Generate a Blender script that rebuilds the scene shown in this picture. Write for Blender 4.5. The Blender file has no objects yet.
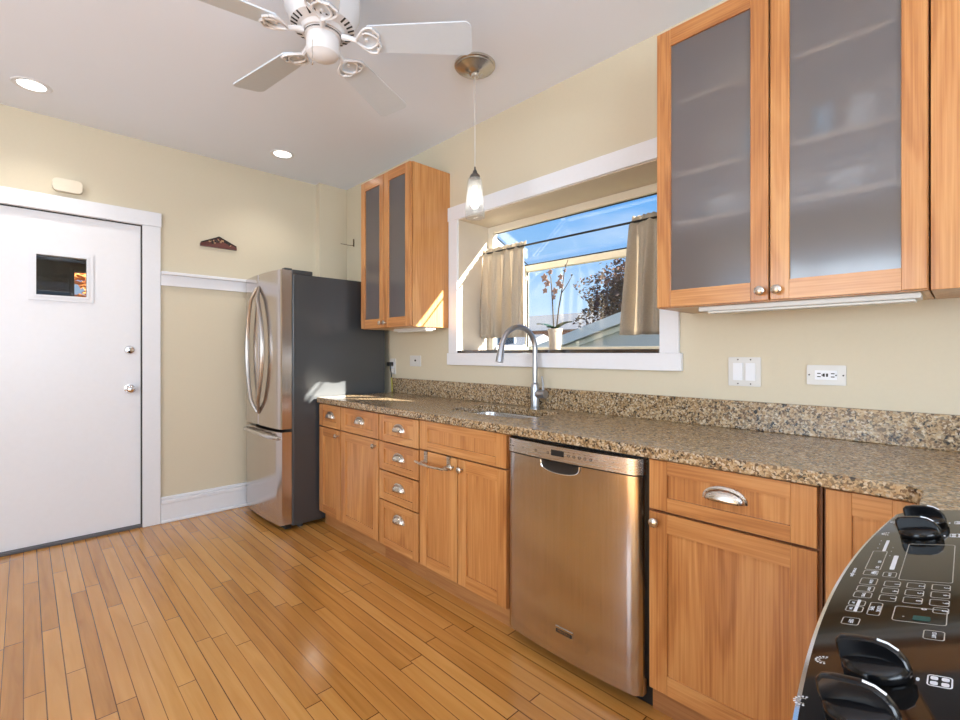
import bpy, bmesh, math, random
from mathutils import Vector, Matrix
random.seed(7)
scn = bpy.context.scene
COL = scn.collection
PI = math.pi

# ------------------------------------------------------------------ camera, world, sun, exposure
cd = bpy.data.cameras.new('camera'); cam = bpy.data.objects.new('camera', cd); COL.objects.link(cam)
cam.location = (0, 0, 1.2322); cam.rotation_euler = (PI / 2, 0, -0.7683)
cd.sensor_width = 36; cd.lens = 471.95 / 960 * 36; cd.shift_y = -6.96 / 960
cd.clip_start = 0.02; cd.clip_end = 200
scn.camera = cam
scn.view_settings.view_transform = 'Standard'; scn.view_settings.look = 'None'
scn.view_settings.gamma = 1; scn.view_settings.exposure = -0.1; scn.view_settings.use_curve_mapping = False

world = bpy.data.worlds.new('world'); scn.world = world; world.use_nodes = True
nt = world.node_tree; nt.nodes.clear()
out = nt.nodes.new('ShaderNodeOutputWorld'); bg = nt.nodes.new('ShaderNodeBackground')
tc = nt.nodes.new('ShaderNodeTexCoord'); sx = nt.nodes.new('ShaderNodeSeparateXYZ')
nt.links.new(tc.outputs['Generated'], sx.inputs[0])
rp = nt.nodes.new('ShaderNodeValToRGB')
el = rp.color_ramp.elements
el[0].position = 0.0; el[0].color = (0.62, 0.76, 0.95, 1)
el[1].position = 0.5; el[1].color = (0.07, 0.22, 0.62, 1)
e = el.new(0.12); e.color = (0.42, 0.64, 0.93, 1)
e = el.new(0.28); e.color = (0.15, 0.41, 0.85, 1)
nt.links.new(sx.outputs['Z'], rp.inputs[0])
cl = nt.nodes.new('ShaderNodeTexNoise'); cl.inputs['Scale'].default_value = 5; cl.inputs['Detail'].default_value = 6
mp = nt.nodes.new('ShaderNodeMapping'); mp.inputs['Scale'].default_value = (1, 1, 4)
nt.links.new(tc.outputs['Generated'], mp.inputs[0]); nt.links.new(mp.outputs[0], cl.inputs[0])
cr = nt.nodes.new('ShaderNodeMapRange'); cr.inputs[1].default_value = 0.5; cr.inputs[2].default_value = 0.8; cr.inputs[4].default_value = 0.35
nt.links.new(cl.outputs[0], cr.inputs[0])
mx = nt.nodes.new('ShaderNodeMix'); mx.data_type = 'RGBA'; mx.inputs[7].default_value = (0.85, 0.9, 1, 1)
nt.links.new(cr.outputs[0], mx.inputs[0]); nt.links.new(rp.outputs[0], mx.inputs[6])
nt.links.new(mx.outputs[2], bg.inputs[0]); bg.inputs[1].default_value = 1.35
nt.links.new(bg.outputs[0], out.inputs[0])

SUN = Vector((-0.47, 1.0, -0.53)).normalized()
ld = bpy.data.lights.new('sun', 'SUN'); ld.energy = 36; ld.angle = 0.012; ld.color = (1, 0.93, 0.82)
lo = bpy.data.objects.new('sun', ld); COL.objects.link(lo); lo.location = (10, -15, 12)
lo.rotation_euler = SUN.to_track_quat('-Z', 'Y').to_euler()


def area(name, loc, direction, sx_, sy_, energy, color=(1, 1, 1)):
    d = bpy.data.lights.new(name, 'AREA'); d.shape = 'RECTANGLE'; d.size = sx_; d.size_y = sy_
    d.energy = energy; d.color = color
    o = bpy.data.objects.new(name, d); COL.objects.link(o); o.location = loc
    o.rotation_euler = Vector(direction).to_track_quat('-Z', 'Z').to_euler()
    return o


# daylight through the two windows behind the camera
area('daylight_left_window', (-2.62, 1.15, 1.55), (1, 0, .8), 1.9, 1.5, 84, (0.77, 0.89, 1))
area('daylight_front_window', (-0.6, -2.42, 1.55), (0, 1, .8), 2.4, 1.5, 152, (0.79, 0.90, 1))

# ------------------------------------------------------------------ material helpers
def new_mat(name):
    m = bpy.data.materials.new(name); m.use_nodes = True
    return m, m.node_tree, m.node_tree.nodes['Principled BSDF']


def pmat(name, col, rough=0.5, metal=0.0, coat=0.0, spec=0.5, bump=0.0, bscale=60, var=0.0, **kw):
    m, n, b = new_mat(name)
    b.inputs['Base Color'].default_value = (*col, 1); b.inputs['Roughness'].default_value = rough
    b.inputs['Metallic'].default_value = metal; b.inputs['Coat Weight'].default_value = coat
    b.inputs['Coat Roughness'].default_value = 0.1
    b.inputs['Specular IOR Level'].default_value = spec
    for k, v in kw.items(): b.inputs[k.replace('_', ' ')].default_value = v
    t = n.nodes.new('ShaderNodeTexCoord')
    z = n.nodes.new('ShaderNodeTexNoise'); z.inputs['Scale'].default_value = bscale; z.inputs['Detail'].default_value = 4
    n.links.new(t.outputs['Object'], z.inputs['Vector'])
    if bump:
        bp = n.nodes.new('ShaderNodeBump'); bp.inputs['Strength'].default_value = bump; bp.inputs['Distance'].default_value = 0.002
        n.links.new(z.outputs[0], bp.inputs['Height']); n.links.new(bp.outputs[0], b.inputs['Normal'])
    if var:
        h = n.nodes.new('ShaderNodeMix'); h.data_type = 'RGBA'
        h.inputs[6].default_value = (*[c * (1 - var) for c in col], 1); h.inputs[7].default_value = (*[min(1, c * (1 + var)) for c in col], 1)
        n.links.new(z.outputs[0], h.inputs[0]); n.links.new(h.outputs[2], b.inputs['Base Color'])
    return m


def wood(name, axis, dark, mid, light, rough=0.32, coat=0.25):
    m, n, b = new_mat(name)
    t = n.nodes.new('ShaderNodeTexCoord'); oi = n.nodes.new('ShaderNodeObjectInfo')
    off = n.nodes.new('ShaderNodeVectorMath'); off.operation = 'ADD'
    sc = n.nodes.new('ShaderNodeVectorMath'); sc.operation = 'SCALE'; sc.inputs[0].default_value = (3.1, 7.3, 5.7)
    n.links.new(oi.outputs['Random'], sc.inputs['Scale'])
    n.links.new(t.outputs['Object'], off.inputs[0]); n.links.new(sc.outputs[0], off.inputs[1])
    def tex(s_long, s_cross, detail, dist):
        mpn = n.nodes.new('ShaderNodeMapping')
        v = [s_cross] * 3; v['xyz'.index(axis)] = s_long
        mpn.inputs['Scale'].default_value = v
        z = n.nodes.new('ShaderNodeTexNoise'); z.inputs['Scale'].default_value = 1
        z.inputs['Detail'].default_value = detail; z.inputs['Distortion'].default_value = dist
        n.links.new(off.outputs[0], mpn.inputs[0]); n.links.new(mpn.outputs[0], z.inputs['Vector'])
        return z
    broad = tex(0.9, 7, 4, 0.4); fine = tex(3.0, 160, 3, 0.2)
    # growth-ring lines: sine of the broad noise
    mul = n.nodes.new('ShaderNodeMath'); mul.operation = 'MULTIPLY'; mul.inputs[1].default_value = 42
    sn = n.nodes.new('ShaderNodeMath'); sn.operation = 'SINE'
    n.links.new(broad.outputs[0], mul.inputs[0]); n.links.new(mul.outputs[0], sn.inputs[0])
    ra = n.nodes.new('ShaderNodeMapRange'); ra.inputs[1].default_value = -1; ra.inputs[2].default_value = 1; ra.inputs[4].default_value = 0.10
    n.links.new(sn.outputs[0], ra.inputs[0])
    a1 = n.nodes.new('ShaderNodeMath'); a1.operation = 'MULTIPLY_ADD'; a1.inputs[1].default_value = 0.45
    n.links.new(fine.outputs[0], a1.inputs[0]); n.links.new(ra.outputs[0], a1.inputs[2])
    a2 = n.nodes.new('ShaderNodeMath'); a2.operation = 'MULTIPLY_ADD'; a2.inputs[1].default_value = 0.62
    n.links.new(broad.outputs[0], a2.inputs[0]); n.links.new(a1.outputs[0], a2.inputs[2])
    r = n.nodes.new('ShaderNodeValToRGB'); q = r.color_ramp.elements
    q[0].position = 0.40; q[0].color = (*dark, 1); q[1].position = 0.74; q[1].color = (*light, 1)
    k = q.new(0.56); k.color = (*mid, 1)
    n.links.new(a2.outputs[0], r.inputs[0]); n.links.new(r.outputs[0], b.inputs['Base Color'])
    b.inputs['Roughness'].default_value = rough; b.inputs['Coat Weight'].default_value = coat; b.inputs['Coat Roughness'].default_value = 0.12
    return m


def floor_material():
    m, n, b = new_mat('oak_strip_floor')
    L = n.links.new
    def mth(op, a=None, bb=None, c=None):
        x = n.nodes.new('ShaderNodeMath'); x.operation = op
        for i, v in enumerate((a, bb, c)):
            if v is None: continue
            if isinstance(v, (int, float)): x.inputs[i].default_value = v
            else: L(v, x.inputs[i])
        return x.outputs[0]
    g = n.nodes.new('ShaderNodeNewGeometry'); s = n.nodes.new('ShaderNodeSeparateXYZ'); L(g.outputs['Position'], s.inputs[0])
    u = mth('DIVIDE', mth('ADD', s.outputs['X'], 10.005), 0.0585)
    row = mth('FLOOR', u); fu = mth('FRACT', u)
    w1 = n.nodes.new('ShaderNodeTexWhiteNoise'); w1.noise_dimensions = '1D'; L(row, w1.inputs['W'])
    v = mth('DIVIDE', mth('ADD', s.outputs['Y'], mth('MULTIPLY', w1.outputs['Value'], 9.0)), 1.15)
    pl = mth('FLOOR', v); fv = mth('FRACT', v)
    cid = mth('ADD', mth('MULTIPLY', row, 17.13), mth('MULTIPLY', pl, 3.71))
    w2 = n.nodes.new('ShaderNodeTexWhiteNoise'); w2.noise_dimensions = '1D'; L(cid, w2.inputs['W'])
    # gaps
    du = mth('MINIMUM', fu, mth('SUBTRACT', 1, fu)); dv = mth('MINIMUM', fv, mth('SUBTRACT', 1, fv))
    gu = mth('LESS_THAN', du, mth('MULTIPLY_ADD', w1.outputs['Value'], 0.022, 0.014)); gv = mth('LESS_THAN', dv, 0.0018)
    gap = mth('MAXIMUM', gu, gv)
    cmb = n.nodes.new('ShaderNodeCombineXYZ')
    L(mth('MULTIPLY', s.outputs['X'], 30), cmb.inputs[0]); L(mth('MULTIPLY', s.outputs['Y'], 2.2), cmb.inputs[1]); L(mth('MULTIPLY', cid, 3.3), cmb.inputs[2])
    z = n.nodes.new('ShaderNodeTexNoise'); z.inputs['Scale'].default_value = 1; z.inputs['Detail'].default_value = 4; z.inputs['Distortion'].default_value = 0.7
    L(cmb.outputs[0], z.inputs['Vector'])
    z2 = n.nodes.new('ShaderNodeTexNoise'); z2.inputs['Scale'].default_value = 1.1; z2.inputs['Detail'].default_value = 3; L(g.outputs['Position'], z2.inputs['Vector'])
    val = mth('ADD', mth('MULTIPLY_ADD', w2.outputs['Value'], 0.36, 0.05), mth('MULTIPLY', z.outputs[0], 0.62))
    r = n.nodes.new('ShaderNodeValToRGB'); q = r.color_ramp.elements
    q[0].position = 0.15; q[0].color = (0.36, 0.145, 0.026, 1); q[1].position = 0.9; q[1].color = (0.67, 0.355, 0.105, 1)
    k = q.new(0.5); k.color = (0.54, 0.25, 0.058, 1)
    L(val, r.inputs[0])
    mxx = n.nodes.new('ShaderNodeMix'); mxx.data_type = 'RGBA'; mxx.inputs[7].default_value = (0.07, 0.025, 0.007, 1)
    L(mth('MULTIPLY', gap, 0.9), mxx.inputs[0]); L(r.outputs[0], mxx.inputs[6]); L(mxx.outputs[2], b.inputs['Base Color'])
    L(mth('MULTIPLY_ADD', z2.outputs[0], 0.16, 0.14), b.inputs['Roughness'])
    b.inputs['Coat Weight'].default_value = 0.35; b.inputs['Coat Roughness'].default_value = 0.12
    bp = n.nodes.new('ShaderNodeBump'); bp.inputs['Strength'].default_value = 0.25; bp.inputs['Distance'].default_value = 0.002
    L(mth('SUBTRACT', mth('MULTIPLY', w2.outputs['Value'], 0.25), gap), bp.inputs['Height']); L(bp.outputs[0], b.inputs['Normal'])
    return m


def granite_material():
    m, n, b = new_mat('speckled_granite')
    L = n.links.new
    t = n.nodes.new('ShaderNodeTexCoord')
    def vor(scale):
        v = n.nodes.new('ShaderNodeTexVoronoi'); v.inputs['Scale'].default_value = scale
        zz = n.nodes.new('ShaderNodeTexNoise'); zz.inputs['Scale'].default_value = scale * .8
        ad = n.nodes.new('ShaderNodeMix'); ad.data_type = 'RGBA'; ad.inputs[0].default_value = 0.012
        L(t.outputs['Object'], ad.inputs[6]); L(zz.outputs['Color'], ad.inputs[7]); L(ad.outputs[2], v.inputs['Vector'])
        L(t.outputs['Object'], zz.inputs['Vector'])
        s = n.nodes.new('ShaderNodeSeparateColor'); L(v.outputs['Color'], s.inputs[0]); return s
    a = vor(165); c = vor(80)
    r = n.nodes.new('ShaderNodeValToRGB'); r.color_ramp.interpolation = 'CONSTANT'; q = r.color_ramp.elements
    q[0].position = 0; q[0].color = (0.010, 0.008, 0.006, 1); q[1].position = 0.22; q[1].color = (0.12, 0.065, 0.03, 1)
    for p, cc in ((0.36, (0.30, 0.185, 0.085)), (0.52, (0.42, 0.29, 0.15)), (0.72, (0.52, 0.39, 0.235)), (0.88, (0.62, 0.53, 0.40))):
        k = q.new(p); k.color = (*cc, 1)
    L(a.outputs[0], r.inputs[0])
    r2 = n.nodes.new('ShaderNodeValToRGB'); r2.color_ramp.interpolation = 'CONSTANT'; q = r2.color_ramp.elements
    q[0].position = 0; q[0].color = (0.025, 0.018, 0.014, 1); q[1].position = 0.16; q[1].color = (0.40, 0.26, 0.13, 1)
    k = q.new(0.55); k.color = (0.25, 0.15, 0.07, 1); k = q.new(0.8); k.color = (0.52, 0.41, 0.27, 1)
    L(c.outputs[1], r2.inputs[0])
    mm = n.nodes.new('ShaderNodeMix'); mm.data_type = 'RGBA'; mm.inputs[0].default_value = 0.36
    L(r.outputs[0], mm.inputs[6]); L(r2.outputs[0], mm.inputs[7]); L(mm.outputs[2], b.inputs['Base Color'])
    b.inputs['Roughness'].default_value = 0.27; b.inputs['Coat Weight'].default_value = 0.2; b.inputs['Coat Roughness'].default_value = 0.05
    return m


def schlick(n, f0=.04):
    g = n.nodes.new('ShaderNodeNewGeometry'); d = n.nodes.new('ShaderNodeVectorMath'); d.operation = 'DOT_PRODUCT'
    n.links.new(g.outputs['Normal'], d.inputs[0]); n.links.new(g.outputs['Incoming'], d.inputs[1])
    def mth(op, a, b, c=None):
        x = n.nodes.new('ShaderNodeMath'); x.operation = op
        for i, v in enumerate((a, b, c)):
            if v is None: continue
            if isinstance(v, (int, float)): x.inputs[i].default_value = v
            else: n.links.new(v, x.inputs[i])
        return x.outputs[0]
    c = mth('ABSOLUTE', d.outputs['Value'], 0)
    return mth('MULTIPLY_ADD', mth('POWER', mth('SUBTRACT', 1, c), 5), 1 - f0, f0)


def glass_mix(name, tint, transp, rough=0.0, extra=None):
    """clear pane: transparent + fresnel gloss, lets sun through"""
    m = bpy.data.materials.new(name); m.use_nodes = True; n = m.node_tree; n.nodes.clear()
    o = n.nodes.new('ShaderNodeOutputMaterial'); tr = n.nodes.new('ShaderNodeBsdfTransparent'); tr.inputs[0].default_value = (*tint, 1)
    gl = n.nodes.new('ShaderNodeBsdfGlossy'); gl.inputs['Roughness'].default_value = rough
    mm = n.nodes.new('ShaderNodeMixShader'); n.links.new(schlick(n), mm.inputs[0])
    n.links.new(tr.outputs[0], mm.inputs[1]); n.links.new(gl.outputs[0], mm.inputs[2])
    last = mm
    if extra:
        df = n.nodes.new('ShaderNodeBsdfTranslucent'); df.inputs[0].default_value = (*extra, 1)
        m2 = n.nodes.new('ShaderNodeMixShader'); m2.inputs[0].default_value = transp
        n.links.new(df.outputs[0], m2.inputs[1]); n.links.new(mm.outputs[0], m2.inputs[2]); last = m2
    n.links.new(last.outputs[0], o.inputs[0])
    return m


def frosted_material():
    m = bpy.data.materials.new('frosted_glass'); m.use_nodes = True; n = m.node_tree; n.nodes.clear(); L = n.links.new
    o = n.nodes.new('ShaderNodeOutputMaterial')
    rf = n.nodes.new('ShaderNodeBsdfRefraction'); rf.inputs['Roughness'].default_value = 0.32; rf.inputs['IOR'].default_value = 1.25
    rf.inputs[0].default_value = (0.93, 0.94, 0.96, 1)
    tr = n.nodes.new('ShaderNodeBsdfTransparent'); tr.inputs[0].default_value = (0.9, 0.9, 0.9, 1)
    df = n.nodes.new('ShaderNodeBsdfDiffuse'); df.inputs[0].default_value = (0.24, 0.235, 0.25, 1)
    a = n.nodes.new('ShaderNodeMixShader'); a.inputs[0].default_value = 0.08; L(rf.outputs[0], a.inputs[1]); L(tr.outputs[0], a.inputs[2])
    b = n.nodes.new('ShaderNodeMixShader'); b.inputs[0].default_value = 0.30; L(a.outputs[0], b.inputs[1]); L(df.outputs[0], b.inputs[2])
    gl = n.nodes.new('ShaderNodeBsdfGlossy'); gl.inputs['Roughness'].default_value = 0.1
    c = n.nodes.new('ShaderNodeMixShader'); L(schlick(n, .07), c.inputs[0]); L(b.outputs[0], c.inputs[1]); L(gl.outputs[0], c.inputs[2])
    L(c.outputs[0], o.inputs[0])
    return m


def cloth_material(name, col, transl):
    m = bpy.data.materials.new(name); m.use_nodes = True; n = m.node_tree; n.nodes.clear(); L = n.links.new
    o = n.nodes.new('ShaderNodeOutputMaterial')
    t = n.nodes.new('ShaderNodeTexCoord'); w = n.nodes.new('ShaderNodeTexNoise'); w.inputs['Scale'].default_value = 160; L(t.outputs['Object'], w.inputs['Vector'])
    mm = n.nodes.new('ShaderNodeMix'); mm.data_type = 'RGBA'
    mm.inputs[6].default_value = (*[c * .85 for c in col], 1); mm.inputs[7].default_value = (*[min(1, c * 1.12) for c in col], 1); L(w.outputs[0], mm.inputs[0])
    d = n.nodes.new('ShaderNodeBsdfDiffuse'); tl = n.nodes.new('ShaderNodeBsdfTranslucent'); L(mm.outputs[2], d.inputs[0]); L(mm.outputs[2], tl.inputs[0])
    x = n.nodes.new('ShaderNodeMixShader'); x.inputs[0].default_value = transl; L(d.outputs[0], x.inputs[1]); L(tl.outputs[0], x.inputs[2])
    L(x.outputs[0], o.inputs[0])
    return m


def brushed(name, col, rough, axis, strength=0.12):
    m, n, b = new_mat(name)
    b.inputs['Metallic'].default_value = 1
    t = n.nodes.new('ShaderNodeTexCoord'); mpn = n.nodes.new('ShaderNodeMapping')
    v = [260.0] * 3; v['xyz'.index(axis)] = 2.5; mpn.inputs['Scale'].default_value = v
    z = n.nodes.new('ShaderNodeTexNoise'); z.inputs['Scale'].default_value = 1; z.inputs['Detail'].default_value = 3
    n.links.new(t.outputs['Object'], mpn.inputs[0]); n.links.new(mpn.outputs[0], z.inputs['Vector'])
    h = n.nodes.new('ShaderNodeMix'); h.data_type = 'RGBA'
    h.inputs[6].default_value = (*[c * (1 - strength) for c in col], 1); h.inputs[7].default_value = (*[min(1, c * (1 + strength)) for c in col], 1)
    n.links.new(z.outputs[0], h.inputs[0]); n.links.new(h.outputs[2], b.inputs['Base Color'])
    ma = n.nodes.new('ShaderNodeMath'); ma.operation = 'MULTIPLY_ADD'; ma.inputs[1].default_value = 0.14; ma.inputs[2].default_value = rough - .07
    n.links.new(z.outputs[0], ma.inputs[0]); n.links.new(ma.outputs[0], b.inputs['Roughness'])
    return m


def emit(name, col, strength):
    m, n, b = new_mat(name); b.inputs['Base Color'].default_value = (*col, 1)
    b.inputs['Emission Color'].default_value = (*col, 1); b.inputs['Emission Strength'].default_value = strength
    return m


WD, WM, WL = (0.35, 0.128, 0.034), (0.51, 0.218, 0.066), (0.64, 0.325, 0.118)
M = dict(
    wood_v=wood('maple_vertical', 'z', WD, WM, WL), wood_h=wood('maple_horizontal', 'y', WD, WM, WL),
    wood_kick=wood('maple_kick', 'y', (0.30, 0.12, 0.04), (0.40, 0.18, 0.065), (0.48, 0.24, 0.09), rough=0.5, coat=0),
    wood_in=pmat('maple_inside', (0.70, 0.50, 0.31), 0.5, var=0.08),
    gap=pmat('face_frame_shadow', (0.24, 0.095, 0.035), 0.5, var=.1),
    floor=floor_material(), granite=granite_material(), frosted=frosted_material(),
    wall=pmat('cream_wall_paint', (0.635, 0.57, 0.435), 0.55, bump=.06, bscale=90, var=.02),
    ceiling=pmat('ceiling_paint', (0.80, 0.85, 0.95), 0.7, bump=.05, bscale=80),
    white=pmat('white_trim_paint', (0.77, 0.785, 0.83), 0.35, var=.02),
    door=pmat('white_door_paint', (0.79, 0.80, 0.84), 0.32, bump=.12, bscale=40, var=.02),
    cream=pmat('cream_frame', (0.72, 0.66, 0.54), 0.5, var=.03),
    reveal=pmat('reveal_plaster', (0.62, 0.54, 0.44), 0.6, var=.04, bscale=12),
    darksill=pmat('dark_polished_sill', (0.02, 0.012, 0.010), 0.12, coat=1, spec=1.0),
    black=pmat('black_plastic', (0.012, 0.012, 0.013), 0.35), blackgloss=pmat('black_glass', (0.004, 0.004, 0.004), 0.05, spec=.35),
    knobblack=pmat('black_knob_plastic', (0.005, 0.005, 0.006), 0.2, spec=.4),
    rubber=pmat('dark_rubber', (0.03, 0.03, 0.03), 0.7),
    threshold=pmat('grey_threshold', (0.10, 0.10, 0.11), 0.5),
    steel_v=brushed('brushed_steel_vertical', (0.60, 0.55, 0.525), 0.17, 'z'),
    steel_h=brushed('brushed_steel_horizontal', (0.66, 0.64, 0.64), 0.26, 'y', .05),
    nickel=brushed('satin_nickel', (0.62, 0.58, 0.53), 0.28, 'y', .08),
    socket=pmat('dark_nickel', (0.16, 0.15, 0.14), 0.4, metal=.8), satin=pmat('satin_metal', (0.60, 0.56, 0.50), 0.27, metal=1), handle=brushed('handle_steel', (0.50, 0.47, 0.44), 0.3, 'z', .05),
    chrome=pmat('chrome', (0.75, 0.75, 0.77), 0.12, metal=1),
    sinksteel=pmat('sink_steel', (0.62, 0.63, 0.65), 0.25, metal=1),
    faucet=pmat('faucet_steel', (0.44, 0.46, 0.50), 0.30, metal=1),
    fridgeside=pmat('fridge_side_grey', (0.035, 0.040, 0.046), 0.33, bump=.2, bscale=300, spec=1.0),
    pane=glass_mix('window_glass', (0.97, 0.98, 0.98), 1),
    doorpane=glass_mix('door_glass', (0.75, 0.75, 0.75), 1),
    shade=glass_mix('pendant_glass', (0.93, 0.95, 0.96), .84, .10, (0.9, 0.9, 0.9)),
    bulb=emit('bulb_glow', (1, 0.95, 0.88), 8), can=emit('can_glow', (1, 0.97, 0.92), 9),
    linen=cloth_material('linen_curtain', (0.66, 0.59, 0.49), 0.5),
    fanwhite=pmat('fan_white', (0.74, 0.74, 0.76), 0.35), fanblade=pmat('fan_blade_white', (0.62, 0.68, 0.75), 0.4, var=.02),
    slot=pmat('fan_slot', (0.02, 0.02, 0.02), 0.6),
    plate=pmat('white_plate_plastic', (0.66, 0.65, 0.63), 0.35), hole=pmat('outlet_hole', (0.02, 0.015, 0.015), 0.5),
    pot=pmat('pot_ceramic', (0.52, 0.42, 0.33), 0.4, var=.03), leaf=pmat('orchid_leaf', (0.02, 0.055, 0.018), 0.35, var=.2),
    stem=pmat('orchid_stem', (0.045, 0.03, 0.015), 0.5), flower=pmat('orchid_flower', (0.22, 0.15, 0.14), 0.6, var=.2), soil=pmat('pot_moss', (0.10, 0.06, 0.03), 0.9, var=.3),
    hanger=wood('carved_dark_wood', 'x', (0.05, 0.012, 0.01), (0.10, 0.03, 0.025), (0.16, 0.055, 0.045)),
    hangerdark=pmat('carving_black', (0.025, 0.02, 0.018), 0.5, var=.5, bscale=120), hangergold=pmat('carving_gold', (0.42, 0.27, 0.15), 0.5),
    print=pmat('panel_print', (0.42, 0.40, 0.36), 0.5), printwhite=pmat('panel_print_white', (0.75, 0.78, 0.83), 0.5),
    teal=emit('display_glow', (0.0, 0.06, 0.055), 0.2),
    mugwhite=pmat('white_stoneware', (0.80, 0.79, 0.75), 0.3), mugblue=pmat('blue_glassware', (0.25, 0.42, 0.55), 0.25), 
    siding=pmat('garage_siding', (0.44, 0.50, 0.56), 0.6, var=.04, bscale=4), fascia=pmat('garage_fascia', (0.62, 0.68, 0.72), 0.5),
    shingle=pmat('shingles', (0.17, 0.18, 0.20), 0.8, var=.25, bscale=8), bark=pmat('bark', (0.08, 0.055, 0.04), 0.9, var=.3),
    redleaf=pmat('maroon_leaves', (0.13, 0.07, 0.055), 0.7, var=.45, bscale=3), orangeleaf=pmat('orange_leaves', (0.75, 0.33, 0.10), 0.6, var=.4, bscale=9),
    lawn=pmat('lawn', (0.12, 0.13, 0.05), 0.9, var=.3, bscale=3), darkpane=pmat('dark_house_glass', (0.05, 0.06, 0.08), 0.1),
    porch=pmat('porch_panelling', (0.055, 0.052, 0.05), 0.7, var=.1), porchtrim=pmat('porch_trim', (0.09, 0.085, 0.08), 0.6),
    yellowcord=pmat('yellow_green_cord', (0.42, 0.38, 0.06), 0.5), lens=pmat('light_lens', (0.75, 0.75, 0.72), 0.4),
    burner=pmat('burner_ring', (0.10, 0.10, 0.10), 0.3), oldiron=pmat('dark_wire', (0.10, 0.06, 0.03), 0.5, metal=.6),
)


def brick_material():
    m, n, b = new_mat('red_brick'); L = n.links.new
    t = n.nodes.new('ShaderNodeTexCoord'); mpn = n.nodes.new('ShaderNodeMapping'); mpn.inputs['Rotation'].default_value = (0, PI / 2, PI / 2)
    k = n.nodes.new('ShaderNodeTexBrick'); k.inputs['Scale'].default_value = 3; k.inputs[1].default_value = (0.36, 0.15, 0.10, 1); k.inputs[2].default_value = (0.28, 0.11, 0.075, 1); k.inputs[3].default_value = (0.42, 0.36, 0.30, 1)
    L(t.outputs['Object'], mpn.inputs[0]); L(mpn.outputs[0], k.inputs[0]); L(k.outputs[0], b.inputs['Base Color']); b.inputs['Roughness'].default_value = .85
    return m


M['brick'] = brick_material()

# ------------------------------------------------------------------ mesh helpers
ORG = {}


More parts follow.
